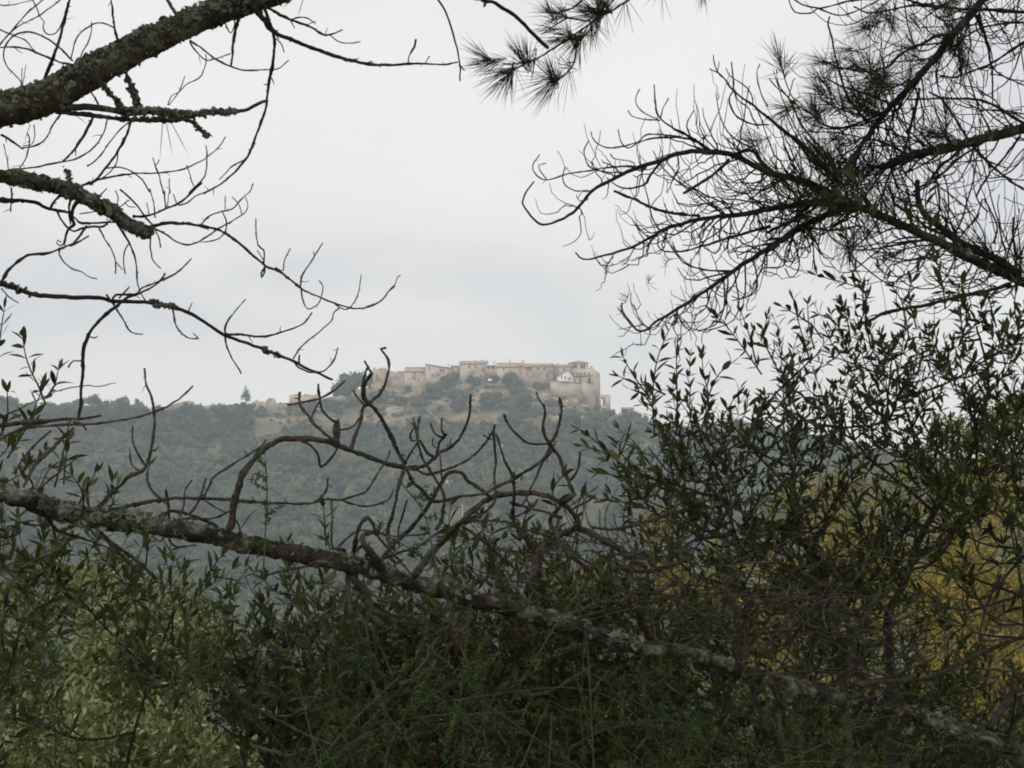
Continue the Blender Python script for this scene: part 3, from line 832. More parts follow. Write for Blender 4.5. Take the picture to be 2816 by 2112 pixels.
def ruin_arch():
    d = 889.0
    o = empty('ruined_gate', (*[xz(1665, 1118, d)[0], d], xz(1665, 1118, d)[1]), 'small ruined gate with dark arch beside the castle keep', 'ruin')
    b = MB(); x0, zt = xz(1649, 1086, d); x1, _ = xz(1679, 1086, d); zb = xz(1650, 1120, d)[1] - 3
    xa0, za = xz(1653, 1096, d); xa1, _ = xz(1663.5, 1096, d); hw = (xa1 - xa0) / 2; xm = (xa0 + xa1) / 2
    z_sill = xz(1650, 1113, d)[1]
    b.box(x0, xa0, d, d + 4, zb, zt - .25); b.box(xa1, x1, d, d + 4, zb, zt - .25)
    b.box(xa0 + .001, xa1 - .001, d + .01, d + 3.99, zb, z_sill)
    arc = [(xm + hw * math.cos(a), za - hw + hw * math.sin(a)) for a in np.linspace(0, math.pi, 9)]
    for (p, q) in zip(arc[:-1], arc[1:]):
        b.prism([(p[0], d + .005, p[1]), (q[0], d + .005, q[1]), (q[0], d + .005, zt - .25), (p[0], d + .005, zt - .25)], [(p[0], d + 3.9, p[1]), (q[0], d + 3.9, q[1]), (q[0], d + 3.9, zt - .25), (p[0], d + 3.9, zt - .25)])
    for k in range(6):
        a = x0 + (x1 - x0) * k / 6; b.box(a + .02, a + (x1 - x0) / 6 - .02, d + .1, d + 3.8, zt - .245, zt + .1 + .2 * math.sin(k * 2.1))
    b.build('wall', M['stone_gold'], o, smooth=False)
    s = MB(); s.box(xm + .1, xa1 - .01, d + 1.2, d + 1.5, z_sill + .01, za - .3); s.build('doorway', M['dark'], o, smooth=False)


ruin_arch()
house('ruined_wall', 'long low ruined wall on the crest left of the largest tree', 795, 872, 1086, 1088, 1112, 893, 2.5, 'none', 'stone', cat='ruin', group='ruined walls on the crest')
house('ruined_wall', 'short ruined wall with a hole near the slender lone tree', 692, 732, 1106, 1108, 1130, 888, 2.0, 'none', 'stone_gold', cat='ruin', group='ruined walls on the crest', wins=[(712, 1112, 1117, 4)])
house('hill_house', 'pale house hiding behind shrubs right of the ruined gate', 1712, 1742, 1120, 1125, 1160, 897, 8, 'ridge', 'stone_gold', cat='house', group='scattered houses beyond the village', wins=[(1720, 1130, 1135, 3), (1732, 1130, 1135, 3)])
house('hill_house', 'pale house left of the tree pair on the right crest', 1978, 2014, 1152, 1159, 1190, 893, 8, 'ridge', 'stone_gold', cat='house', group='scattered houses beyond the village', wins=[(1988, 1163, 1168, 3), (2002, 1163, 1168, 3)])
for u, v, lab in ((1340, 1340, 'farmhouse with rounded pale wall low in the woods'), (1236, 1344, 'tiny pinkish farm shed alone low in the woods')):
    p = hit(u, v); d = p[1] - 6; k = p[1] / 900.0; wpx = 15 if u > 1300 else 9
    house('farmhouse', lab, u - wpx, u + wpx, v - 22, v - 14, v + 12, d, 7, 'ridge', 'stone_rose', cat='house', group='houses low in the woods', wins=[(u - 5, v - 8, v - 2, 4), (u + 4, v - 8, v - 2, 4)])
p = hit(1270, 1064)
for u, v0, v1, lab in ((1380, 1222, 1300, 'thin pale utility mast in the woods, the taller one'), (1272, 1384, 1466, 'thin pale utility pole lower in the woods')):
    p = hit(u, v1, 420); d = p[1]; _, zt = xz(u, v0, d)
    o = empty('utility_pole', p, lab, 'pole', 'poles in the woods')
    b = MB(); tube(b, [(p[0], d - 3, p[2] - 1), (p[0], d - 3, zt)], [.22, .14], 7); b.build('post', M['pole'], o)
    b = MB(); b.box(p[0] - .9, p[0] + .9, d - 3.1, d - 2.9, zt - .9, zt - .7); b.build('crossarm', M['pole'], o, smooth=False)
# ================================================================== branch tracing helpers
def parse(sheet, s):
    tx, ty = int(sheet[0]), int(sheet[1])
    p = np.array([[float(c) for c in q.split(',')] for q in s.split()])
    return np.stack([tx * 704 + p[:, 0] / KZ, ty * 528 + p[:, 1] / KZ], -1)


NB = [0]


def branch_path(uv, D, amp=0.05, step=7.0, kink=0.0):
    NB[0] += 1
    q = smooth_path(uv, step)
    n = len(q)
    dd = D(q[:, 0], q[:, 1]) + wob(n, amp, 18, NB[0])
    if kink:
        q = q + np.stack([wob(n, kink, 2.5, NB[0] + 5000), wob(n, kink, 2.5, NB[0] + 9000)], -1)
    return np.array([P(u, v, d) for (u, v), d in zip(q, dd)]), dd


def traced(parent, name, sheet, s, r0, r1, D, m, k=7, lump=0.2, amp=0.05, kink=0.6, label=None, thin=None):
    uv = parse(sheet, s)
    path, dd = branch_path(uv, D, amp, kink=kink)
    if thin is None: thin = {'limb': 0.92, 'stem': 0.85, 'trunk': 0.78}.get(name, 0.62)
    rad = np.linspace(r0, r1, len(path)) * thin / KZ * dd / F
    if thin < .7: rad = rad * (1 + np.abs(wob(len(path), .16, 1.6, NB[0] + 77)))     # knots and bud scars
    mb = MB(); tube(mb, path, rad, k, lump=lump, seed=NB[0])
    if thin < .8:                                   # bud spurs and snapped side shoots
        dv, fa, fb = frames(path)
        for i in range(2, len(path) - 1):
            if rng.random() > .34: continue
            an = rng.uniform(0, 6.28); ou = unit(fa[i] * math.cos(an) + fb[i] * math.sin(an) + dv[i] * rng.uniform(.1, .8))
            h = rad[i] * .7 + (rng.uniform(.002, .005) if rng.random() < .9 else rng.uniform(.008, .02))
            tube(mb, [path[i], path[i] + ou * h * .6, path[i] + ou * h + dv[i] * h * .2], [rad[i] * .55, rad[i] * .42, rad[i] * .22], 4)
    o = mb.build(name, m, parent, label=label)
    return o, path, rad


def many(parent, name, rows, D, m, **kw):
    out = []
    for sheet, s, r0, r1 in rows:
        out.append(traced(parent, name, sheet, s, r0, r1, D, m, **kw))
    return out


def flakes(mb, path, rad, n, size, spread=2.4, up=(0, -0.35, 1), power=1.0, s0=0.0, s1=1.0, lift=0.6):
    """foliose lichen: small cupped, ragged discs standing on the bark"""
    m = len(path)
    d, a, b = frames(path)
    upv = unit(np.array(up, float))
    for _ in range(n):
        i = min(m - 1, int((s0 + (s1 - s0) * rng.random() ** power) * m))
        e = upv - d[i] * np.dot(upv, d[i]); e = unit(e); f = np.cross(d[i], e)
        an = rng.normal(0, spread / 2.2)
        nr = e * math.cos(an) + f * math.sin(an)
        c = path[i] + nr * rad[i] * 0.97 + d[i] * rng.normal(0, 0.004)
        ax = unit(nr + rng.normal(0, lift, 3))
        t1 = unit(np.cross(ax, rng.normal(0, 1, 3))); t2 = np.cross(ax, t1)
        sz = size * rng.uniform(0.35, 1.0) ** 1.2
        q = 7
        r = sz * rng.uniform(0.45, 1.1, q)
        ang = np.linspace(0, 2 * np.pi, q, endpoint=False) + rng.uniform(0, .5)
        cup = sz * rng.uniform(0.1, 0.7, q)
        V = [c] + [c + t1 * r[j] * math.cos(ang[j]) + t2 * r[j] * math.sin(ang[j]) + ax * cup[j] for j in range(q)]
        V += [c - ax * sz * .12] + [v - ax * sz * .12 for v in V[1:]]
        T = [(0, 1 + j, 1 + (j + 1) % q) for j in range(q)] + [(q + 1, q + 2 + (j + 1) % q, q + 2 + j) for j in range(q)]
        Q = [(1 + j, q + 2 + j, q + 2 + (j + 1) % q, 1 + (j + 1) % q) for j in range(q)]
        mb.add(V, Q, T, val=rng.random())


def lichen(parent, spec):
    mb = MB()
    for path, rad, n, size, kw in spec: flakes(mb, path, rad, n, size, **kw)
    return mb.build('lichen', M['lichen'], parent, smooth=False)


def tuft(mb, p, axis, n=46, L=0.1, back=0.06, spread=0.75, w=0.0015, droop=0.012):
    axis = unit(np.array(axis, float))
    s = rng.random(n)
    a = p - axis * back * s[:, None] + rng.normal(0, .0015, (n, 3))
    dr = unit(axis + rng.normal(0, 1, (n, 3)) * (spread * (0.45 + 0.6 * s))[:, None])
    ln = L * rng.uniform(0.65, 1.08, n)
    b = a + dr * ln[:, None] + np.array([0, 0, -1.0]) * (droop * rng.random(n))[:, None]
    blades(mb, a, b, w)


# ================================================================== left pine
DL = lambda u, v: 3.75 + 0.00035 * u + 0.00012 * v
px, py = -1.5, 3.58
pine_l = empty('pine_tree', (px, py, float(ground(px, py))), 'old lichen crusted pine reaching in from the left with dead curling twigs', 'tree')
tb_ = MB(); g0 = float(ground(px, py))
tpath = smooth_path([(px - .15, py + .1, g0 - .2), (px - .05, py, -1.2), (px, py, .6), (px + .1, py - .1, 2.6), (px + .05, py - .3, 5.2)], .12)
tube(tb_, tpath, np.linspace(.17, .09, len(tpath)), 14, lump=.05, seed=3)
tb_.build('trunk', M['bark'], pine_l)
TW = M['twig']

limb1, p1, r1 = traced(pine_l, 'limb', '00', '-1800,1680 -1400,1500 -700,1210 -300,1040 0,950 250,905 500,800 800,625 1100,460 1400,315 1700,175 2000,70 2212,0 2600,-140 3000,-330', 205, 92, DL, M['bark_lichen'], k=22, lump=0.045, amp=0.03, kink=1.2, label='thick lichen crusted limb across the upper left corner')
traced(limb1, 'branch', '00', '2960,-312 3600,-560 4500,-980 5700,-1700 6800,-2600', 92, 40, DL, M['bark_lichen'], k=16, lump=.05, thin=.92)
lichen(limb1, [(p1, r1, 1300, 0.0085, dict(spread=2.6, s0=.3)), (p1, r1, 420, 0.014, dict(spread=1.5, s0=.3, lift=.9)), (p1, r1, 260, 0.008, dict(spread=5.5, s0=.3, lift=.9))])
rows = [
 ('00', '370,720 430,570 480,440 530,280 575,100 615,-60', 23, 17),
 ('00', '0,390 90,280 220,130 330,30 420,-40', 9, 8), ('00', '-20,405 80,290 180,215 340,135 440,60 525,0', 9, 8),
 ('00', '-30,240 90,295 220,350 300,440', 9, 9), ('00', '-30,410 100,405 240,425 400,490 500,530 630,565', 11, 15),
 ('00', '630,530 500,400 400,330 300,285 200,280 120,310 60,370 35,450 40,530 80,600 160,680 220,770', 12, 8),
 ('00', '265,-30 320,80 345,145 380,190 370,240 400,290 450,300 500,270 540,190 575,70', 8, 7),
 ('00', '955,-30 975,130 990,240 1020,370', 12, 16), ('00', '980,235 900,205 830,200 750,240 680,310 640,380 630,450 610,520', 9, 8),
 ('00', '795,185 790,270 760,370 715,450 690,510', 7, 8), ('00', '1420,-50 1470,40 1510,100 1570,160', 17, 24),
 ('00', '180,770 185,690 190,590', 6, 5), ('00', '190,760 210,640 225,560', 6, 4), ('00', '-60,40 90,45 200,20 280,0', 7, 5),
 ('00', '1640,350 1760,430 1870,510 1990,570 2100,605 2240,605 2390,600 2440,570 2495,520', 14, 8),
 ('00', '1640,360 1700,450 1780,520 1870,505 1990,465', 9, 8), ('00', '1780,470 1775,560 1740,650 1690,690 1610,730 1550,790 1480,830 1450,910', 7, 7),
 ('00', '1600,655 1570,740 1530,810 1460,910', 6, 7), ('00', '2065,60 2050,200 2020,330 2010,450 2000,560', 28, 14),
 ('00', '1700,100 1800,82 1900,100 1990,150 2030,200 1990,285 1935,180', 12, 8),
 ('00', '10,1160 100,1220 200,1285', 17, 10), ('00', '2205,20 2250,130 2320,180', 45, 30)]
many(limb1, 'twig', rows, DL, TW)
# the two strands below the limb
o2, pL2, rL2 = traced(pine_l, 'limb', '00', '380,925 530,930 700,925 900,940 1100,970 1300,965 1500,985 1700,990 1850,975 2000,970 2120,950 2212,905 2270,880 2315,870', 36, 14, lambda u, v: DL(u, v) - .03, M['bark_lichen'], k=14, lump=.08, amp=.01, label='level lichened branch ending in an upturned tip under the thick limb')
lp = len(pL2)
o2b, pb2, rb2 = traced(o2, 'twig', '00', '480,960 640,980 800,995 1100,1030 1400,1040 1600,1030 1700,1090 1760,1150 1800,1182', 28, 24, DL, M['bark_lichen'], k=10, amp=.01)
r2 = many(o2, 'twig', [('00', '770,770 850,900', 14, 15), ('00', '860,700 930,790 1000,870 1060,940', 20, 24), ('00', '1080,580 1110,700 1150,800 1190,920', 18, 30)], DL, M['bark_lichen'], amp=.01)
lichen(o2, [(pL2, rL2, 420, 0.010, dict(spread=3.2, s0=.36, s1=.86, lift=.9)), (pb2, rb2, 120, 0.008, dict(spread=3.5, s0=.4)), (r2[1][1], r2[1][2], 60, .009, dict(spread=5)), (r2[2][1], r2[2][2], 90, .010, dict(spread=5, s0=.35))])
many(o2, 'twig', [
 ('00', '530,980 460,1070 420,1160 360,1230 270,1270 190,1280', 12, 9), ('00', '295,1080 300,1180 280,1240 200,1265', 6, 6),
 ('00', '230,1150 255,1200 245,1300 210,1390 170,1455', 8, 9), ('00', '810,1000 760,1110 700,1210 620,1320 540,1400', 20, 13),
 ('00', '930,1020 900,1130 850,1230 770,1310 660,1370 560,1395 420,1420 280,1450 100,1465 -60,1500', 9, 13),
 ('00', '1130,1040 1030,1130 940,1240 870,1340 800,1410 755,1435', 9, 9), ('00', '1130,1050 1090,1180 1010,1320 930,1430 850,1530 780,1600', 17, 15),
 ('00', '1020,1310 1010,1400 960,1480 870,1550', 9, 8), ('00', '650,1630 800,1570 950,1530 1150,1500 1350,1495 1550,1470 1700,1410 1800,1350 1900,1260 1945,1185', 15, 7),
 ('00', '900,1455 1040,1445 1150,1490 1240,1570 1290,1660', 9, 9), ('00', '1780,1255 1790,1350 1780,1480 1740,1560 1630,1670', 9, 10),
 ('00', '1320,1365 1340,1440 1380,1540 1410,1670', 8, 10), ('00', '1375,1380 1345,1430', 6, 6), ('00', '1610,1425 1650,1540 1680,1610', 7, 7), ('00', '1462,1545 1465,1670', 6, 7),
 ('00', '30,1245 60,1370 72,1475', 7, 9), ('00', '2120,1375 2000,1440 1940,1510 1895,1545', 9, 8)], DL, TW)
mb = MB()
hang = [parse('00', s) for s in ('1405,1060 1380,1390', '1440,1070 1495,1360', '1475,1050 1635,1350', '650,990 755,1075', '260,1075 205,1240')]
blades(mb, [P(*h[0], 3.9) for h in hang], [P(*h[1], 3.92) for h in hang], 0.0016)
hang = [parse('10', s) for s in ('310,0 220,75', '405,0 360,145')]
blades(mb, [P(*h[0], 3.9) for h in hang], [P(*h[1], 3.92) for h in hang], 0.0016)
mb.build('needles', M['straw'], o2)

# third limb, broken off
o3, p3, r3 = traced(pine_l, 'limb', '00', '-1750,1400 -1200,1440 -600,1490 -50,1525 150,1545 350,1590 560,1640 750,1725 900,1810 1050,1900 1200,1980 1295,2018', 66, 52, DL, M['bark_lichen'], k=18, lump=.07, amp=.02, kink=.8, label='stout limb broken off in a ragged stump, left side')
_, sp_, sr_ = traced(o3, 'twig', '00', '615,1620 590,1500 570,1465', 22, 20, DL, M['bark_lichen'])
lichen(o3, [(p3, r3, 420, .0095, dict(spread=4.5, s0=.58)), (p3, r3, 150, .016, dict(spread=1.8, s0=.62, s1=.9)), (sp_, sr_, 45, .008, dict(spread=6)), (p3[-6:], r3[-6:] * 0.6, 40, .014, dict(spread=6))])
many(o3, 'twig', [
 ('01', '-40,75 150,75 300,85 380,130 450,150 600,182', 30, 15), ('01', '600,180 660,240 700,268 850,266 1000,260', 14, 12), ('01', '95,-40 97,60 93,172', 13, 10),
 ('01', '435,145 480,70 545,10', 17, 20), ('01', '485,155 530,240 580,300 640,340 720,310 830,300 900,290 955,245', 14, 13),
 ('01', '700,40 640,130 620,220 640,280 600,310 575,360 558,450', 30, 12), ('01', '745,295 680,390 615,465', 14, 13),
 ('01', '0,795 50,710 120,630 240,550 400,530 520,490 650,440 768,378', 22, 8), ('01', '560,440 520,462 490,440 497,412 530,435', 9, 7),
 ('01', '540,458 600,465 650,450 740,395', 9, 8), ('01', '525,480 510,530 550,600 620,660 710,690 760,730 840,750', 9, 7),
 ('01', '860,310 900,400 950,470 990,570 1000,705', 10, 7), ('01', '995,600 1060,670', 6, 6), ('01', '1110,450 1075,530 1070,620 1082,712', 8, 7),
 ('01', '1000,250 1060,350 1110,430 1150,520 1180,620 1180,720 1200,840 1255,942', 15, 8), ('01', '1312,320 1300,450 1310,560 1340,610 1390,662', 9, 7),
 ('01', '1330,310 1370,390 1387,478', 8, 8),
 ('01', '1270,310 1340,290 1450,270 1600,275 1750,295 1880,330 2000,390 2110,480 2212,570 2292,640 2412,690 2512,760 2612,840 2762,910 2912,970 3072,1005 3202,990 3302,930 3352,870 3412,810', 22, 7),
 ('11', '960,992 1060,950 1130,880 1200,790 1230,730 1252,721', 8, 6),
 ('01', '1150,210 1280,205 1420,150 1540,100 1650,10 1740,-80', 16, 12), ('01', '1540,115 1620,90 1700,30 1800,-10 1870,-45', 9, 8),
 ('01', '1340,320 1440,370 1520,430 1610,455 1700,435 1800,380 1900,310 2020,240 2110,180 2140,120 2120,45', 13, 7),
 ('01', '1735,290 1820,200 1900,170 2010,145 2080,70 2150,0 2190,-75', 10, 7), ('01', '1920,175 1960,270 1940,350 1870,410 1735,435', 8, 8), ('01', '1945,150 1947,35', 7, 5),
 ('01', '2005,45 2060,110 2092,195', 6, 6), ('01', '1000,-10 1020,60 1000,145', 8, 7), ('01', '1040,-20 1130,60 1210,150 1260,220 1320,280', 12, 11), ('01', '1295,-30 1330,110 1340,225', 8, 9),
 ('01', '1418,-10 1432,145', 8, 8), ('01', '1470,-20 1440,130', 6, 6), ('01', '990,160 1100,80 1122,72', 8, 6), ('01', '1080,95 1110,125 1172,130', 6, 5), ('01', '860,30 920,-30', 10, 8),
 ('01', '610,30 600,150 610,280', 16, 14), ('01', '690,190 800,170 930,110', 8, 7), ('01', '1270,95 1290,200', 7, 7), ('01', '1495,20 1530,105', 7, 7),
 ('11', '70,615 65,500 20,460 0,320 0,230', 11, 7), ('11', '60,585 10,500', 7, 6), ('11', '80,640 45,700 50,742 75,700 80,650', 13, 13), ('11', '170,655 235,678 245,590 292,492', 10, 7),
 ('11', '385,825 400,720 470,610 520,530 575,438', 11, 7), ('11', '500,545 503,515', 7, 6), ('11', '390,840 410,960 460,1010 540,960 570,880 575,810 543,762', 9, 6), ('11', '680,975 780,1015 870,910 910,720', 9, 6),
 ('10', '60,20 110,180 150,290 160,400 140,560 110,730 95,880 60,1010 0,1170 -42,1290 -92,1380 -172,1480 -312,1590 -450,1675', 24, 11)], DL, TW)

# fourth, thin dipping limb
o4, p4, r4 = traced(pine_l, 'limb', '01', '-1750,120 -1100,420 -500,640 -30,788 60,805 150,835 270,880 450,900 650,910 860,915 980,940 1150,945 1320,960 1500,1000 1620,1040 1750,1110 1900,1215 2000,1260 2212,1335 2362,1395 2532,1460 2662,1530 2772,1575 2872,1622', 30, 12, DL, M['twig'], k=10, lump=.08, amp=.03, label='long thin bare limb dipping from the left edge towards the village')
for a_, b_, c_, z_, w_ in ((len(p4) - 130, len(p4) - 115, 30, .011, 4), (int(len(p4) * .66), int(len(p4) * .7), 40, .010, 3), (len(p4) - 30, len(p4) - 22, 25, .009, 5)):
    lichen(o4, [(p4[a_:b_], r4[a_:b_], c_, z_, dict(spread=w_))])
many(o4, 'twig', [
 ('01', '20,830 60,890 155,957', 12, 8), ('01', '970,940 1000,890 1170,880 1230,830 1400,765 1550,680 1655,573', 14, 8), ('01', '1010,990 1090,920 1200,880 1300,830 1390,760 1427,703', 14, 13),
 ('01', '1030,970 900,1070 800,1180 740,1290 715,1400 715,1550 705,1660 698,1810 680,1955', 22, 22), ('01', '710,1460 630,1460 593,1512', 10, 11), ('01', '765,1245 820,1260 838,1248', 8, 8),
 ('01', '970,960 1050,1080 1110,1190 1170,1225 1233,1230', 11, 8), ('01', '1030,920 1080,860 1117,818', 9, 7), ('01', '920,890 990,970', 12, 10), ('01', '1495,1020 1510,1120 1550,1200 1630,1260 1715,1266', 13, 8), ('01', '1715,1266 1668,1222', 8, 6),
 ('01', '1625,1035 1662,958', 8, 5), ('01', '1948,1245 1945,1170 2000,1070 2060,1000 2122,928', 12, 8), ('01', '1942,1240 1960,1340 2020,1460 2087,1567', 11, 8),
 ('01', '1950,1230 2100,1235 2212,1250 2332,1240 2492,1190 2612,1140 2695,1043', 17, 8), ('11', '325,1440 370,1360 450,1280 560,1200 650,1110 670,1050 732,998', 11, 7),
 ('11', '320,1460 370,1520 470,1555 560,1555 640,1500 690,1420 706,1348', 11, 9), ('11', '370,1480 375,1410', 14, 12)], DL, TW)

# dead broken limbs hanging in from the top
o5, p5, r5 = traced(pine_l, 'limb', '10', '-3600,-1900 -1800,-1500 0,-1150 1100,-700 1380,-300 1560,-20 1640,110 1690,250 1740,430 1765,590 1763,700', 34, 7, DL, M['twig'], k=9, lump=.08, label='dead bare branch hanging straight down from the top edge')
many(o5, 'twig', [('10', '-60,20 60,170 150,270 300,340 500,420 700,490 850,530 1000,560 1200,562 1380,550 1550,558 1650,555 1745,538', 34, 9), ('10', '1310,552 1330,470 1370,400 1380,342', 9, 12),
                  ('10', '1460,552 1497,485', 6, 6), ('10', '1755,560 1800,605', 14, 8), ('10', '830,520 890,503', 8, 5), ('10', '960,545 1000,530', 10, 8)], DL, TW)
many(limb1, 'twig', [('10', '20,20 180,110 300,170 440,220 560,285 630,300 745,256', 22, 9), ('10', '630,298 720,360 810,375 902,361', 8, 6), ('10', '295,172 380,150 450,160 515,208', 11, 7), ('10', '435,222 490,190 520,185', 8, 6),
                     ('10', '295,172 335,242', 10, 6), ('10', '165,330 220,380 240,450', 8, 7), ('10', '160,290 198,340', 9, 6)], DL, TW)
o6, p6, r6 = traced(pine_l, 'limb', '20', '-6900,-2500 -4200,-1750 -2200,-1150 -900,-700 -600,-330 -280,-20 -160,20 -60,80 60,165 150,262 240,350 307,412', 34, 17, DL, M['twig'], k=9, lump=.1, label='short blunt dead branch poking in from the top, touching the needle tufts')
lichen(o6, [(p6[-40:-30], r6[-40:-30], 30, .011, dict(spread=3, up=(0, 0, -1), lift=1))])

# broken limb at the left edge and the forked living twig below it
DF = lambda u, v: 3.55 + 0.00034 * u
o7, p7, r7 = traced(pine_l, 'limb', '02', '-1650,520 -900,420 -300,370 0,358 150,340 300,322 500,310 700,300 800,290 872,274', 46, 10, DF, M['twig_warm'], k=12, lump=.12, kink=1.5, label='splintered broken limb at the left edge below the skyline')
many(o7, 'twig', [('02', '640,335 700,345 742,395', 26, 8), ('02', '640,380 560,450 460,550 360,640 290,720 225,850', 22, 24), ('02', '-60,500 200,392 500,355 800,345 1100,305 1300,255 1450,190 1580,100 1672,18', 17, 11),
                  ('02', '-60,320 300,150 520,55 720,15 860,18 1000,-8', 9, 6), ('02', '440,400 300,530 200,650 120,770', 14, 15), ('02', '-30,490 150,400 250,350', 14, 12)], DF, M['twig_warm'])

# crown overhead, out of the frame: it shades everything in front
cr_ = MB()
nC = 3200
c0 = np.stack([rng.normal(0.1, 2.3, nC), rng.normal(1.5, 2.4, nC), rng.normal(4.6, 1.0, nC)], -1)
keep = (c0[:, 1] < 4.6) & (c0[:, 2] > 1.5 + 0.30 * np.clip(c0[:, 1], -9, 9)) & (c0[:, 2] > 2.3)
c0 = c0[keep]
for k in range(4):
    a = c0 + rng.normal(0, .03, c0.shape); b = a + unit(rng.normal(0, 1, c0.shape)) * 0.24
    blades(cr_, a, b, 0.035)
cr_.build('crown', M['needle'], pine_l)

# ================================================================== fallen pine limb with its upright dead branches
f0 = P(-700, 700, 3.5)
fal = empty('fallen_limb', (*f0[:2], float(ground(*f0[:2]))), 'long lichen spotted dead pine limb slanting down from left edge to lower right', 'dead tree')
oT, pT, rT = traced(fal, 'trunk', '02', '-1700,400 -1200,560 -500,760 0,930 200,1000 450,1088 700,1148 950,1188 1200,1215 1450,1248 1700,1290 1950,1340 2212,1400 2412,1432 2612,1472 2812,1512 3012,1560 3212,1602 3412,1662 3612,1732 3862,1792 4112,1862 4312,1908 4424,1940 4624,2005 4874,2085 5124,2165 5324,2225 5524,2270 5824,2315 6024,2355 6324,2450 6636,2549 6936,2629 7236,2709 7536,2769 7836,2839 8136,2929 8436,3030 8636,3110 8848,3200 9300,3420', 108, 74, DF, M['bark_grey'], k=22, lump=.085, amp=.03, kink=1.9)
traced(fal, 'branch', '02', '9250,3396 10400,3800 12600,4600 16500,6300 21000,9000', 70, 40, DF, M['bark_grey'], k=16, lump=.06, thin=.84)
nT = len(pT)
seg = lambda a, b: (pT[int(nT * a):int(nT * b)], rT[int(nT * a):int(nT * b)])
lichen(oT, [(pT, rT, 620, .009, dict(spread=2.4, s0=.13)), (*seg(.135, .16), 80, .016, dict(spread=2.0)), (*seg(.19, .24), 200, .013, dict(spread=2.8)),
            (*seg(.25, .275), 120, .018, dict(spread=1.8)), (*seg(.42, .45), 45, .013, dict(spread=2)), (*seg(.49, .52), 50, .014, dict(spread=2)), (*seg(.585, .61), 35, .016, dict(spread=1.8)),
            (*seg(.63, .655), 40, .017, dict(spread=1.8)), (*seg(.885, .9), 22, .016, dict(spread=4))])
W = M['twig_warm']
big = [
 ('12', '-250,1250 -212,1230 -192,1040 -152,900 -102,760 -10,645 60,570 130,520 210,480 330,470 500,475 640,500 740,540 850,585 960,620 1100,680 1280,720 1420,715 1520,660 1580,600 1700,530 1790,420 1840,270 1852,95', 46, 14),
 ('12', '1370,1660 1500,1480 1620,1350 1740,1220 1860,1110 2000,1000 2100,960 2212,950 2362,940 2512,970 2632,1030 2712,1090 2782,1200', 46, 28),
 ('12', '1070,1530 1200,1380 1340,1240 1450,1110 1530,980 1600,850 1640,790 1700,760 1780,770 1830,830 1900,880 1980,940 2040,995', 28, 22),
 ('12', '1080,1590 1040,1530 980,1440 930,1370 920,1310 980,1285 1060,1290', 60, 22),
 ('22', '570,1170 560,1230 450,1290 350,1340 270,1420 220,1500 200,1600 185,1720', 34, 64),
 ('22', '550,1235 700,1300 850,1380 960,1450 1050,1530 1160,1590', 46, 34),
 ('22', '540,960 470,1010 400,1080 340,1140 330,1200 380,1290 420,1380 500,1470 600,1560 710,1650', 30, 25),
 ('22', '540,965 480,820 450,740 400,620 340,540 280,430 265,370 285,250 275,175', 30, 15),
 ('22', '870,1520 960,1590 1080,1620 1230,1600 1400,1560 1570,1495', 30, 26),
 ('33', '580,1045 650,980 800,930 1000,910 1290,900 1450,860 1600,790 1750,700 1900,640 2050,580 2300,495', 36, 26),
 ('33', '610,1070 660,1200 690,1350 700,1500 690,1700', 54, 40), ('33', '1900,1310 2000,1180 2100,1020 2170,900 2300,800', 50, 38),
 ('33', '935,195 830,360 760,560 710,700 690,860 680,960', 28, 32), ('33', '20,915 60,1000 80,1150 110,1300 125,1440', 34, 36),
 ('23', '1850,-20 1880,150 1930,300 1940,420 1960,600 2000,800 2100,1050 2230,1330', 34, 36), ('23', '1140,680 1150,850 1140,1000 1150,1150 1180,1300 1195,1420', 36, 24),
 ('13', '790,-60 800,150 820,300 870,500 950,650 1050,800 1160,965', 32, 26), ('13', '820,0 920,110 970,220 1000,330 1080,420', 46, 40)]
many(fal, 'branch', big, DF, W, k=10, lump=.13, kink=1.1, thin=.62)
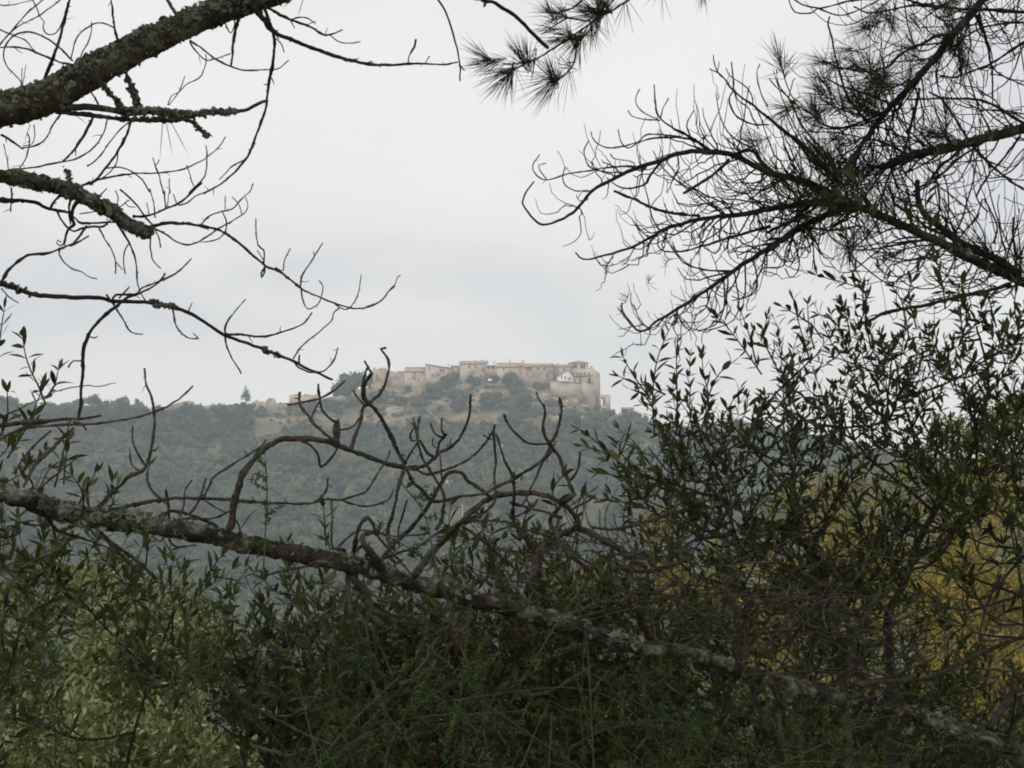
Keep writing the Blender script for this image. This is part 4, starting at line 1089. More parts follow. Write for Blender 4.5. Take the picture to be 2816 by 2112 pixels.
small = [
 ('12', '275,180 400,160 560,120 680,50 770,-30', 15, 13), ('12', '380,75 380,180 450,270 500,350 600,430 700,500', 17, 22), ('12', '555,140 500,230 478,292', 12, 10), ('12', '540,5 550,120 570,220 640,300 705,335', 14, 16),
 ('12', '705,325 680,400 690,470 712,520', 26, 28), ('12', '712,305 720,430 708,505', 16, 18), ('12', '695,395 800,385 850,350 890,300', 14, 10), ('12', '1125,-10 1060,100 990,160 930,200 910,290 870,410 840,500 818,565', 18, 24),
 ('11', '1120,1350 1080,1358 1120,1410 1150,1480 1140,1560 1112,1670', 14, 18), ('12', '940,-40 930,110 1000,190 1080,290 1150,420 1210,550 1285,690', 25, 27), ('12', '840,55 880,120 940,178', 13, 15), ('11', '930,1670 940,1570 970,1510', 20, 15), ('11', '940,1462 970,1520 1005,1575', 13, 14), ('11', '1005,1570 950,1640 920,1700', 20, 24),
 ('12', '395,490 480,540 540,620 560,712 640,650 700,560 712,515', 16, 13), ('12', '1162,570 1120,670 1040,790 960,920 850,965 740,1000 600,1000 450,1030 200,1030 0,1020 -212,1000 -462,985 -712,990 -962,1025 -1162,1070 -1270,1098', 11, 28),
 ('12', '620,810 600,930 520,1010 440,1042', 14, 12), ('12', '735,1000 850,1040 970,1055 1080,1030 1150,990 1187,915', 13, 11), ('12', '1285,730 1240,850 1210,1000 1180,1130 1150,1200 1143,1290', 21, 26),
 ('12', '1300,730 1350,840 1430,910 1510,1010', 22, 22), ('12', '1490,1022 1640,1005 1770,970 1950,950 2100,880 2220,825', 18, 17), ('12', '1395,500 1440,640 1500,740 1570,850 1620,960 1620,1100 1590,1210 1555,1258', 17, 21),
 ('12', '1350,335 1390,430 1402,525', 14, 16), ('12', '1412,285 1395,400 1402,460', 14, 14), ('12', '1358,295 1385,375', 12, 14), ('12', '1395,505 1340,590 1285,690', 13, 14), ('12', '1375,360 1335,430 1350,490 1400,480', 11, 12), ('12', '1415,490 1480,590 1550,645', 15, 18),
 ('12', '1510,335 1540,420 1600,460 1645,440', 15, 15), ('12', '1605,295 1600,390 1632,445', 15, 15), ('12', '1645,435 1590,500 1565,600', 16, 15), ('12', '1528,462 1530,530 1580,580 1600,700 1605,860', 9, 11),
 ('12', '1290,720 1400,750 1510,775 1700,720 1850,640 1970,520 2040,420 2067,352', 18, 13), ('12', '2040,410 2060,520 2070,660 2060,820 2070,980 2040,1050 1940,1130 1800,1215', 14, 16), ('12', '2045,405 2100,500 2140,640 2200,760 2225,860', 17, 18), ('12', '1962,443 2040,480', 9, 9),
 ('22', '-72,262 -20,365 100,490 200,520 325,516', 16, 12), ('22', '275,185 235,130 213,65', 13, 10), ('22', '320,535 370,450 410,330 430,200 410,118', 19, 12), ('22', '428,225 398,148', 11, 9), ('22', '425,300 400,255', 10, 8),
 ('22', '330,550 280,640 180,720 5,820', 23, 21), ('22', '350,580 260,680 210,810 160,900 120,1000 88,1045', 14, 13), ('22', '505,830 560,760 580,680 590,595', 18, 13), ('22', '690,1238 850,1255 1000,1235 1150,1200 1280,1150 1400,1080 1475,1005', 18, 14),
 ('22', '-10,1028 150,1070 300,1110 430,1162', 17, 17), ('22', '-10,1218 150,1270 335,1322', 15, 15), ('22', '15,1152 110,1110 192,1048', 12, 11), ('22', '10,770 15,1000 10,1150 80,1280 150,1380 205,1460', 20, 26), ('22', '722,955 660,1010 560,1060 495,1105', 12, 12), ('22', '745,888 640,950 515,1045', 9, 10),
 ('12', '840,1440 870,1310 900,1210 960,1160 1010,1210 1035,1290', 26, 22), ('12', '695,1425 780,1340 870,1275 1000,1270 1150,1310 1300,1310 1500,1290', 15, 12), ('12', '1780,1225 1900,1310 2000,1380 2100,1480 2220,1575', 22, 18), ('12', '1830,1182 2000,1180 2150,1190 2230,1212', 18, 15), ('12', '1050,1525 1200,1470 1400,1400 1580,1280 1740,1220 1900,1140', 18, 16), ('12', '-10,1600 100,1640 250,1610 450,1570 700,1540 1000,1525 1080,1520', 15, 19), ('12', '850,1660 830,1550 850,1440 920,1400', 40, 22),
 ('12', '650,1000 660,1150 650,1330 662,1425', 12, 14), ('12', '1307,1000 1270,1130 1235,1230 1230,1325', 11, 13), ('12', '1030,1295 1120,1400 1250,1540 1340,1640', 15, 14), ('12', '640,1430 620,1340 625,1290', 12, 9), ('12', '690,1420 740,1430 775,1440', 22, 24), ('12', '2110,1510 2100,1620 2080,1700', 11, 13),
 ('01', '1250,1525 1262,1660 1315,1800 1335,1960 1325,2110 1300,2260 1260,2375 1200,2428 1100,2470 1040,2540 940,2630 850,2725', 12, 25), ('02', '1255,695 1190,600 1150,500 1145,362', 15, 11), ('02', '1215,757 1140,700 1118,565', 12, 10), ('02', '1305,582 1345,570 1365,545', 11, 8), ('02', '1347,628 1290,700 1275,820 1310,920 1400,1000 1465,1055', 13, 15), ('02', '1430,918 1455,1050 1460,1170 1500,1250 1610,1340', 15, 20),
 ('02', '1655,832 1600,920 1580,1080 1510,1220', 11, 13), ('02', '1778,815 1730,980 1640,1140 1560,1260', 11, 13), ('02', '2292,475 2270,530 2212,570 2100,640 1970,720 1850,800 1800,890 1763,975', 9, 17), ('02', '2110,580 2160,640', 8, 7), ('02', '1745,995 1850,1060 1945,1108', 9, 9), ('02', '2000,1090 1880,1150 1750,1165 1600,1165 1450,1210 1320,1250 1205,1288', 13, 12), ('02', '1370,1150 1450,1100 1560,1105 1700,1150 1850,1210 1905,1275', 20, 22),
 ('02', '768,798 755,930 770,1060 810,1170 870,1270 960,1370 1100,1470 1250,1590 1350,1690', 15, 24), ('02', '820,1200 900,1330 1010,1440 1130,1560 1250,1680', 22, 14), ('02', '390,1140 460,1230 520,1270 630,1225', 24, 22), ('02', '180,1188 280,1220 440,1220 520,1270 700,1330 900,1400 1050,1490', 20, 12), ('02', '1300,1195 1330,1330 1390,1360 1412,1325', 14, 14), ('02', '1460,1325 1480,1380 1550,1410 1690,1388', 15, 13), ('02', '685,612 600,690 500,770 400,860 310,930', 10, 16), ('02', '540,655 430,730 380,820 345,900', 8, 9), ('02', '1397,1100 1400,1200 1390,1290', 12, 12), ('02', '2212,1090 2150,1150 2090,1240', 7, 8), ('02', '2020,1160 2060,1210 2080,1290', 10, 12),
 ('33', '-20,275 150,170 300,150 450,118', 24, 14), ('33', '-10,595 130,520 280,360 430,220 545,50', 20, 13), ('33', '75,825 160,700 200,580 260,510 380,480 480,510 600,600 740,690 870,800 1000,850 1115,872', 16, 16), ('33', '-30,850 300,830 500,810 700,800 900,770 1100,720 1240,645', 22, 15), ('33', '380,915 600,940 900,900 1080,860 1220,800 1360,755', 20, 15), ('33', '1600,790 1780,660 1850,400 1900,230 1990,10', 14, 16), ('33', '720,805 850,880 950,970 1050,1060 1150,1160 1300,1250 1410,1295', 20, 16), ('33', '15,915 50,1000 120,1100 250,1200 340,1290 250,1400 170,1510', 24, 18), ('33', '2175,905 2130,830 2088,715', 20, 14), ('33', '0,480 150,470 300,380 420,280', 15, 13), ('33', '940,950 1100,1000 1300,1030', 20, 14), ('33', '1610,640 1800,700 1950,560 2212,540', 10, 12), ('33', '1850,300 2000,370 2230,420', 12, 13),
 ('23', '825,45 900,110 1050,150 1200,150 1320,110 1460,20', 26, 24), ('23', '1270,145 1450,230 1650,340 1850,440 2000,480 2230,492', 26, 22), ('23', '490,368 600,390 750,460 900,540 1050,590 1180,660 1410,692', 18, 17), ('23', '545,600 620,690 740,745 850,860 930,960 960,1060 950,1210', 15, 20), ('23', '1090,160 1150,280 1200,380 1240,550 1252,650', 20, 15), ('23', '1090,280 1130,420 1190,530', 50, 60), ('23', '90,1040 250,1020 400,960 550,870 710,775', 26, 20), ('23', '1410,690 1480,620 1600,540 1690,470', 24, 26), ('23', '1560,640 1700,700 1900,770 2000,850 2230,840', 16, 17), ('23', '40,950 130,860 270,790', 20, 14), ('23', '600,300 780,230 960,210 1040,160', 26, 24), ('23', '500,380 640,340 820,300 1050,290', 16, 14), ('23', '1740,830 1800,930 1840,1050 1820,1170', 16, 12), ('23', '1300,890 1400,990 1560,1040', 14, 11), ('23', '-20,180 60,190 150,250 280,340 450,390', 30, 18),
 ('13', '400,90 440,210 480,230 520,330 600,480 650,570 720,630 800,630 870,590 960,555', 16, 15), ('13', '480,210 500,150 515,100', 12, 9), ('13', '990,300 1100,330 1260,345 1400,330 1510,318', 17, 13), ('13', '1030,490 1130,470 1220,400 1340,348', 12, 13), ('13', '970,130 1060,200 1150,215 1230,170 1380,125', 16, 13), ('13', '970,130 960,300 960,480 990,650 1070,790', 20, 18), ('13', '1600,0 1650,200 1700,400 1780,620 1850,800 1900,950 1980,1130 2050,1270 2160,1460', 19, 22), ('13', '890,1360 1150,1080 1350,880 1480,700 1560,560 1700,400 1810,290', 30, 24), ('13', '-20,1120 150,1230 300,1300 450,1380 650,1455', 20, 18), ('13', '-20,1480 200,1530 350,1600 450,1680', 30, 28), ('13', '150,1215 300,1200 420,1150 500,1080 545,950', 15, 12), ('13', '1060,580 1120,720 1180,880', 18, 14), ('13', '1240,940 1400,880 1560,740', 34, 24)]
many(fal, 'branch', small[:80], DF, W, kink=.6)
rest = MB()
for sheet, s, a, b in small[80:]:
    path, dd = branch_path(parse(sheet, s), DF, .06, kink=.6)
    tube(rest, path, np.linspace(a, b, len(path)) * .62 / KZ * dd / F, 7, lump=.2, seed=NB[0])
# fine dead twigs crossing each other low down
for k in range(460):
    u, v = (rng.uniform(1480, 2560), rng.uniform(1500, 1960)) if k > 270 else (rng.uniform(900, 2816), 2112 - 640 * rng.random() ** 1.3)
    if u < 1500 and v < 1700: continue
    an = rng.uniform(-.5, 3.6); L = rng.uniform(60, 300)
    du, dv = math.cos(an) * L, -math.sin(an) * L * .6
    bow = rng.uniform(-.25, .25)
    d = rng.uniform(3.8, 4.25) if k > 270 else rng.uniform(4.6, 5.3)
    if k > 270: v = min(v, float(np.interp(u, [1420, 2112, 2816], [1690, 1860, 2060])) - rng.uniform(70, 260))
    uv = np.array([(u, v), (u + du * .35 - dv * bow, v + dv * .35 + du * bow), (u + du * .7 - dv * bow, v + dv * .7 + du * bow), (u + du, v + dv - 12)])
    path, dd = branch_path(uv, lambda a, b: d + 0 * a, .06, kink=.5)
    tube(rest, path, np.linspace(rng.uniform(1.6, 3.2), 1.2, len(path)) * dd / F, 5, lump=.1, seed=k)
rest.build('dead_twigs', W, fal, kind='stuff')
mb = MB()
for (u, v, a, b, n) in [(2040, 1705, 2030, 1860, 7), (2070, 1720, 2125, 1850, 6), (2050, 1760, 2075, 1880, 4), (1285, 1690, 1215, 1840, 8), (1300, 1670, 1255, 1730, 5), (1860, 1660, 1868, 1790, 3), (985, 1940, 945, 2010, 8), (1130, 2030, 1155, 2075, 7), (1180, 2060, 1200, 2112, 7), (1440, 1760, 1400, 1700, 5)]:
    a0 = np.array([P(u, v, 3.85)] * n) + rng.normal(0, .006, (n, 3)); b0 = np.array([P(a, b, 3.85)] * n) + rng.normal(0, .018, (n, 3))
    blades(mb, a0, b0, .0019)
mb.build('dead_needles', M['dead_needle'], fal)

# ================================================================== right pine
DR = lambda u, v: 4.75 + 0.00018 * (u - 2000) + 0.0002 * (v - 500)
qx, qy = 1.86, 4.95
pine_r = empty('pine_tree', (qx, qy, float(ground(qx, qy))), 'half bare pine at the upper right, a thicket of curled twigs and few needles', 'tree')
g0 = float(ground(qx, qy)); tm = MB()
tpath = smooth_path([(qx, qy + .1, g0 - .2), (qx - .02, qy, -.6), (qx, qy, 1.2), (qx + .1, qy - .1, 3.2), (qx + .05, qy - .3, 5.6)], .12)
tube(tm, tpath, np.linspace(.19, .09, len(tpath)), 14, lump=.05, seed=5); tm.build('trunk', M['bark'], pine_r)
limbs = [
 ('30', '3150,-1500 2800,-900 2300,-420 2000,-150 1850,0 1750,130 1600,300 1450,490 1320,640 1200,780 1060,920 930,1080 830,1220 730,1380 600,1520', 60, 20, 'steep limb carrying the green needle tufts at upper right'),
 ('30', '3700,760 3200,900 2260,1095 2100,1140 1900,1190 1700,1240 1500,1290 1300,1330 1150,1380 980,1450', 60, 36, 'lichen spotted limb running level from the right edge'),
 ('31', '3700,1450 3300,1250 2700,1020 2250,800 2100,730 1900,640 1700,550 1500,440 1300,350 1100,260 900,170 700,95 400,-60 200,-120 0,-165 -212,-280 -362,-335 -562,-355 -762,-335 -962,-265 -1162,-195 -1312,-125 -1512,-15 -1637,130 -1712,200 -1812,250 -1942,282 -2032,230 -2102,130 -2122,80 -2090,0 -2022,-90', 62, 7, 'main drooping limb that arches left to the farthest curled tips'),
 ('31', '2150,700 2000,590 1850,530 1650,430 1500,310 1350,190 1300,60 1290,-100', 44, 24, 'thinner limb running just above the main drooping limb'),
 ('31', '900,160 600,90 300,110 0,150 -212,195 -412,210 -612,240 -812,290 -912,330 -1012,390 -1162,470 -1312,520 -1432,555 -1592,578 -1667,520', 36, 7, 'limb sloping left above the shrub, forked curling tips'),
 ('31', '700,120 450,220 300,290 150,385 0,490 -162,590 -312,690 -462,800 -612,900 -732,980 -862,1060 -982,1130 -1042,1185 -1122,1195 -1212,1100 -1262,1020 -1264,955', 32, 8, 'lowest limb drooping left, its curled tip nearest the castle')]
LB = []
for s_, pts_, a_, b_, lab_ in limbs:
    o, pth, rd = traced(pine_r, 'limb', s_, pts_, a_, b_, DR, M['bark'] if a_ > 50 else M['twig'], k=12, lump=.07, amp=.04, kink=.8, label=lab_)
    LB.append((o, pth, rd))
lichen(LB[1][0], [(LB[1][1], LB[1][2], 130, .012, dict(spread=2.4, s0=.35))])
lichen(LB[2][0], [(LB[2][1][60:110], LB[2][2][60:110], 110, .014, dict(spread=3))])
tr_rows = [
 ('21', '2230,295 2000,360 1800,420 1600,480 1450,515 1320,510 1260,460 1272,398', 22, 7), ('21', '880,-10 1050,60 1200,130 1400,185 1620,205', 18, 20),
 ('30', '640,1600 450,1400 330,1280 150,1130 0,1020 -132,910 -292,790 -372,690 -432,620 -467,530 -472,472', 30, 7), ('20', '1700,1300 1580,1210 1380,1100 1280,1020 1240,920 1230,728', 22, 7), ('20', '1262,1032 1150,980 1080,910 1070,850 1105,768', 9, 6), ('20', '1275,1042 1130,1030 1030,1000 1003,955', 9, 6), ('20', '1285,1010 1310,920 1355,850', 8, 6),
 ('20', '1590,1205 1400,1190 1200,1200 1050,1240 930,1270 830,1275 740,1240 690,1180 682,1140', 14, 7), ('20', '1060,1440 900,1440 700,1470 500,1500 390,1530 290,1555 210,1510 180,1430 237,1338', 13, 7), ('20', '300,1555 240,1470 230,1430 292,1413', 8, 6), ('20', '1460,1180 1250,1160 1150,1170 1080,1240 1000,1280 940,1220 920,1115', 11, 6),
 ('20', '950,1490 780,1480 660,1430 625,1300 662,1218', 10, 7), ('20', '1060,1410 1000,1390 880,1370 848,1325', 8, 6), ('20', '660,1645 560,1650 470,1610 435,1540 457,1445', 9, 6), ('20', '1280,1400 1200,1510 1150,1590 1000,1630 900,1600 815,1535', 18, 8), ('20', '1880,1375 1750,1500 1600,1600 1480,1670', 20, 18),
 ('20', '2220,1480 2080,1310 1980,1310 1900,1370', 26, 20), ('20', '1540,1180 1510,1090 1540,1000 1572,955', 9, 6), ('20', '1660,1265 1655,1165', 8, 6), ('20', '1390,1100 1370,1030', 7, 6), ('20', '1940,1300 1900,1240 1830,1195', 8, 6), ('20', '1915,790 1915,700 1895,535', 10, 7), ('20', '1775,625 1705,592', 8, 6), ('20', '1775,610 1790,535', 8, 6), ('20', '1920,780 1880,830 1890,920 1950,1010 2080,1070 2220,1080', 10, 11), ('20', '2075,910 2078,850 2030,760 1950,700 1880,650 1848,588', 9, 6), ('20', '1925,780 1950,860 2030,920 2060,960 2080,1020 2130,1110', 8, 9), ('20', '2212,920 2160,830 2115,650 2140,553', 10, 6),
 ('30', '2300,115 2000,90 1700,80 1500,60 1300,30 1150,-30', 26, 14), ('30', '900,-10 700,10 550,50 430,70 300,40 190,-30', 14, 9), ('30', '180,-10 200,60 250,110 360,115 430,70', 8, 9), ('30', '430,70 600,130 720,110 900,30 1000,-30', 10, 9), ('30', '740,60 850,105 1000,95 1250,50 1500,70', 10, 14),
 ('30', '1620,285 1450,310 1350,370 1200,430 1100,510 1030,580 850,620 700,600 560,560 465,530', 24, 9), ('30', '860,1060 700,860 640,700 590,520 550,330 520,220 530,140', 18, 8), ('30', '1090,915 900,830 780,790 620,740 515,680', 18, 9), ('30', '1820,120 1870,300 1920,530 1940,700 1940,905', 20, 9), ('30', '2250,340 2080,450 1930,550 1750,620 1600,670 1450,640', 19, 9), ('30', '2260,1100 2080,990 1950,910 1800,860 1600,850 1400,855 1200,860', 24, 11), ('30', '1740,1220 1600,1000 1500,860 1390,790', 20, 11), ('30', '1310,760 1270,950 1230,1100 1180,1310', 19, 18), ('30', '2240,190 2000,210 1800,260 1600,400', 14, 12), ('30', '2240,290 2180,450 2110,640 2000,760 1850,820 1800,700', 10, 7), ('30', '930,1080 800,1000 640,950 480,870 440,810', 14, 8), ('30', '1000,980 830,960 660,930 530,1000', 12, 8), ('30', '1920,560 2000,640 2212,740', 12, 9), ('30', '1700,1240 1600,1350 1480,1450 1380,1600', 26, 18), ('30', '1750,1250 1900,1400 2050,1530 2212,1640', 18, 16), ('30', '1900,1200 1650,1370 1500,1500 1250,1660', 18, 14), ('30', '2180,1170 2050,1350 1900,1520 1800,1700', 16, 12), ('30', '900,1200 1050,1250 1200,1330', 16, 18), ('30', '590,1530 400,1400 250,1230 100,1110 0,1000', 22, 14), ('30', '600,1560 500,1330 380,1200 280,1060 180,850 60,740 10,680', 20, 7), ('30', '250,900 170,840 90,720 75,600', 9, 7), ('30', '180,850 215,700 235,675', 8, 6), ('30', '830,600 640,590 470,520', 16, 9),
 ('31', '2160,730 2140,500 2110,350 2120,220', 12, 9), ('31', '1950,440 1980,300 1920,150 1870,60', 14, 9), ('31', '1650,400 1750,280 1810,200 1850,60', 14, 9), ('31', '1360,170 1480,200 1600,300 1640,400', 11, 9), ('31', '1330,420 1150,450 980,480 850,500 650,490', 16, 9), ('31', '1480,560 1300,580 1100,600 1000,560', 14, 8), ('31', '1180,460 1150,600 1050,640 1000,760', 10, 7), ('31', '2090,800 1900,850 1720,890 1500,940', 28, 22),
 ('31', '1500,940 1340,985 1150,1010 970,1060 880,1110 760,1150', 24, 18), ('31', '0,345 220,240 420,130', 20, 22), ('31', '20,500 150,400 330,320 560,330 800,290', 18, 12), ('31', '210,370 240,480 270,620 240,710 190,735 150,660', 12, 7), ('31', '330,320 380,420 440,520 460,540', 9, 7), ('31', '-30,655 100,650 150,600 170,490', 9, 8)]
many(pine_r, 'branch', tr_rows[:92], DR, TW, kink=.5)

# the thicket: side twigs that leave each limb, sag and curl up at the tip
tw = MB(); nd = MB()
TIPS = []


def curl_twig(p, axis, L, r, k=5, curl=1.0):
    n = 9
    t = np.linspace(0, 1, n)[:, None]
    side = unit(np.cross(axis, rng.normal(0, 1, 3)))
    sag = rng.uniform(.05, .3) * L
    path = p + axis * L * (t - .18 * t * t) + np.array([0, 0, 1.0]) * L * (curl * .55 * t ** 4) - np.array([0, 0, 1.0]) * sag * np.sin(t * np.pi) * .6 + side * L * .16 * np.sin(t * rng.uniform(2, 5))
    path[1:] += rng.normal(0, .0018, (n - 1, 3))
    path = smooth_path(path, .018)
    tube(tw, path, np.linspace(r, r * .5, len(path)), k, lump=.12, seed=int(rng.integers(1e6)))
    TIPS.append((path[-1], unit(path[-1] - path[-4])))
    return path


def dress(path, rad, s0, s1, n, Lr, green=0.0):
    m = len(path); d, _, _ = frames(path)
    for _ in range(int(n * .72)):
        i = int((s0 + (s1 - s0) * rng.random()) * (m - 2))
        out = unit(np.cross(d[i], rng.normal(0, 1, 3)))
        out[1] *= .55
        ax = unit(d[i] * rng.uniform(.5, 1.1) + out * rng.uniform(.5, 1.0))
        q = curl_twig(path[i], ax, rng.uniform(*Lr), max(.0016, min(rad[i] * .5, .0026)), curl=rng.uniform(-.2, .9))
        for _ in range(rng.integers(1, 4)):
            j = rng.integers(len(q) // 4, len(q) - 1)
            dj = unit(q[j] - q[j - 1]); ax2 = unit(dj + rng.normal(0, .8, 3) * np.array([1, .5, 1]))
            curl_twig(q[j], ax2, rng.uniform(.05, .15), .0015, k=4, curl=rng.uniform(-.2, 1.2))
        if rng.random() < green:
            tuft(nd, TIPS[-1][0], TIPS[-1][1], n=40, L=.085)
            tuft(nd, q[-1], unit(q[-1] - q[-3]), n=46, L=.095)


dress(LB[0][1], LB[0][2], .3, .62, 55, (.12, .42), .1)
dress(LB[0][1], LB[0][2], .62, 1, 60, (.12, .38), .1)
dress(LB[1][1], LB[1][2], .45, 1, 45, (.12, .4), .04)
m2 = len(LB[2][1])
dress(LB[2][1], LB[2][2], .24, .48, 60, (.12, .42), .06)
dress(LB[2][1], LB[2][2], .48, .72, 56, (.07, .24), .0)
dress(LB[2][1], LB[2][2], .72, .93, 14, (.04, .085), 0)
dress(LB[4][1], LB[4][2], .05, .6, 60, (.08, .26), .015)
dress(LB[4][1], LB[4][2], .6, .93, 18, (.05, .12), 0)
dress(LB[5][1], LB[5][2], .1, .55, 46, (.08, .24), 0)
dress(LB[5][1], LB[5][2], .55, .93, 20, (.05, .12), 0)
dress(LB[3][1], LB[3][2], 0, 1, 34, (.12, .4), 0)
# airy tangle behind the limbs in the right-hand corner
for k in range(140):
    u, v = rng.uniform(2330, 2830), rng.uniform(-40, 800)
    an = rng.uniform(-.6, 3.8); p = P(u, v, rng.uniform(4.7, 5.6))
    q = curl_twig(p, unit(np.array([math.cos(an), rng.normal(0, .3), math.sin(an) * .8])), rng.uniform(.1, .34), rng.uniform(.0014, .0022), curl=rng.uniform(-.3, 1.1))
    if rng.random() < .6:
        j = len(q) // 2; curl_twig(q[j], unit(q[j] - q[j - 1] + rng.normal(0, .7, 3)), rng.uniform(.06, .18), .0013, k=4)
tw.build('twigs', TW, pine_r, kind='stuff')
TF = [('30', 830, 240, 195), ('30', 800, 260, 215), ('30', 720, 415, 160), ('30', 480, 520, 150), ('30', 500, 540, 190), ('30', 745, 545, 120), ('30', 800, 580, 140), ('30', 455, 790, 125), ('30', 440, 770, 150), ('30', 380, 930, 120), ('30', 350, 960, 160), ('30', 420, 980, 90), ('30', 450, 960, 200),
      ('30', 860, 710, 170), ('30', 900, 730, 200), ('30', 985, 670, 110), ('30', 1010, 640, 80), ('30', 1230, 700, 260), ('30', 1190, 680, 120), ('30', 600, 1190, 150), ('30', 620, 1200, 100), ('30', 1480, 1140, 170), ('30', 1500, 1160, 240), ('30', 130, 945, 190), ('30', 150, 950, 230), ('30', 1000, 130, 130), ('30', 920, 160, 200),
      ('30', 1060, 180, 300), ('30', 1550, 40, 100), ('30', 1530, 60, 200), ('30', 1590, 50, 250), ('30', 860, 860, 260), ('30', 780, 840, 130), ('30', 700, 880, 150), ('30', 560, 860, 170), ('30', 640, 900, 120), ('30', 1700, 400, 275), ('30', 1680, 500, 260), ('30', 1720, 560, 280), ('30', 1230, 360, 100), ('30', 1260, 480, 130), ('30', 1250, 170, 140), ('30', 1400, 560, 250),
      ('20', 2050, 1210, 135), ('20', 2060, 1220, 200), ('31', 250, 290, 220), ('31', 320, 330, 260), ('31', 180, 260, 190), ('31', 720, 480, 250), ('31', 680, 520, 280), ('31', 600, 60, 200), ('31', 450, 60, 160), ('31', 350, 30, 190), ('31', 800, 60, 230), ('31', 1000, 60, 100), ('31', 550, 300, 270), ('31', 860, 330, 250),
      ('30', 480, 1350, 120), ('30', 420, 1400, 160), ('30', 600, 1450, 90), ('30', 880, 1380, 60), ('30', 950, 1480, 200), ('30', 700, 1560, 150), ('30', 850, 1600, 220), ('30', 300, 1560, 120), ('30', 180, 1600, 160)]
for s_, x, y, an in TF:
    (u, v), = parse(s_, f'{x},{y}')
    a = math.radians(an + rng.normal(0, 12)); p = P(u, v, float(DR(u, v)) + rng.normal(0, .12)); ax = unit(np.array([math.cos(a), rng.normal(0, .25), math.sin(a)]))
    tuft(nd, p, ax, n=32, L=.085, w=.0012)
    sh = MB()
# small dry tufts at the curled tips nearest the castle
for s_, x, y in [('21', 1340, 590), ('21', 1175, 750), ('21', 985, 890), ('21', 960, 1030), ('21', 1425, 1090)]:
    (u, v), = parse(s_, f'{x},{y}'); tuft(nd, P(u, v, float(DR(u, v))), (rng.normal(0, .3), 0, -1 if y == 1090 else 1), n=12, L=.035, back=.02, spread=.9, w=.0012)
nd.build('needles', M['needle'], pine_r)
cr_ = MB(); nC = 2300  # unseen overhead crown, its density set to shade the foreground
c0 = np.stack([rng.normal(2.6, 2.0, nC), rng.normal(3.6, 2.0, nC), rng.normal(4.8, 1.0, nC)], -1)
c0 = c0[(c0[:, 2] > 1.4 + 0.30 * np.clip(c0[:, 1], -9, 9)) & (c0[:, 2] > 2.4)]
for k in range(4):
    a = c0 + rng.normal(0, .03, c0.shape); b = a + unit(rng.normal(0, 1, c0.shape)) * 0.24
    blades(cr_, a, b, 0.035)
cr_.build('crown', M['needle'], pine_r)

# green bough at the top
DB = lambda u, v: 4.5 + 0.0003 * (u - 1400)
o, pB, rB = traced(pine_r, 'limb', '20', '5300,-2000 3700,-1500 2300,-900 1700,-420 1300,-150 1050,-20 900,70 750,150 650,220 540,300 400,390 260,480 180,520 60,580 -20,625 -80,645', 20, 8, DB, TW, label='green needled bough dipping in from the top edge')
many(o, 'twig', [('20', '600,310 560,400 540,520 490,610 400,690 335,690', 13, 9), ('20', '680,190 500,160 430,180 330,250 250,300', 10, 7), ('20', '660,260 620,320 560,350 480,320', 14, 16), ('20', '660,-40 590,20 520,70 450,92 380,110', 14, 9), ('20', '520,540 480,545', 8, 7), ('20', '180,520 60,545 -80,552', 11, 8), ('20', '620,180 480,150 400,150', 9, 8)], DB, TW)
gn = MB()
BT = [('10', 1990, 500, 150, 60, .1), ('10', 2010, 515, 185, 40, .09), ('10', 2060, 540, 200, 40, .085), ('10', 2140, 620, 200, 50, .1), ('10', 2180, 650, 225, 60, .11), ('10', 2195, 640, 255, 40, .1), ('20', 90, 520, 115, 60, .1), ('20', 140, 520, 100, 55, .085), ('20', 60, 470, 120, 30, .08), ('20', 190, 530, 260, 30, .06), ('20', 360, 690, 205, 60, .13), ('20', 350, 660, 120, 70, .095), ('20', 370, 690, 235, 55, .12), ('20', 340, 640, 95, 40, .08), ('20', 470, 545, 150, 30, .055),
      ('20', 500, 300, 110, 60, .07), ('20', 500, 320, 180, 65, .09), ('20', 560, 350, 240, 60, .09), ('20', 420, 330, 190, 40, .08), ('20', 330, 240, 170, 40, .06), ('20', 375, 115, 165, 60, .09), ('20', 385, 140, 230, 40, .06), ('20', 340, 120, 120, 50, .07), ('20', 440, 70, 110, 25, .04), ('20', 750, 90, 90, 80, .1), ('20', 770, 120, 250, 90, .1), ('20', 720, 100, 180, 90, .1), ('20', 830, 60, 60, 60, .1), ('20', 800, 30, 130, 70, .1), ('20', 680, 80, 150, 70, .1), ('20', 650, 230, 230, 40, .09), ('20', 690, 250, 275, 30, .08), ('20', 970, 40, 260, 16, .09), ('20', 590, 380, 260, 30, .09), ('20', 490, 620, 268, 14, .11), ('20', 5, 620, 270, 12, .11), ('20', 1290, -40, 265, 14, .1), ('20', 1650, -60, 270, 40, .07)]
for s_, x, y, an, n, L in BT:
    (u, v), = parse(s_, f'{x},{y}'); a = math.radians(an); p = P(u, v, float(DB(u, v)) + rng.normal(0, .02))
    tuft(gn, p, (math.cos(a), rng.normal(0, .15), math.sin(a)), n=int(n * .5), L=L, spread=.45, back=.035, w=.0012)
gn.build('needles', M['needle'], o)
# ================================================================== leafy shrubs
def in_poly(u, v, poly):
    c = False; n = len(poly)
    for i in range(n):
        (x1, y1), (x2, y2) = poly[i], poly[(i + 1) % n]
        if (y1 > v) != (y2 > v) and u < (x2 - x1) * (v - y1) / (y2 - y1) + x1: c = not c
    return c


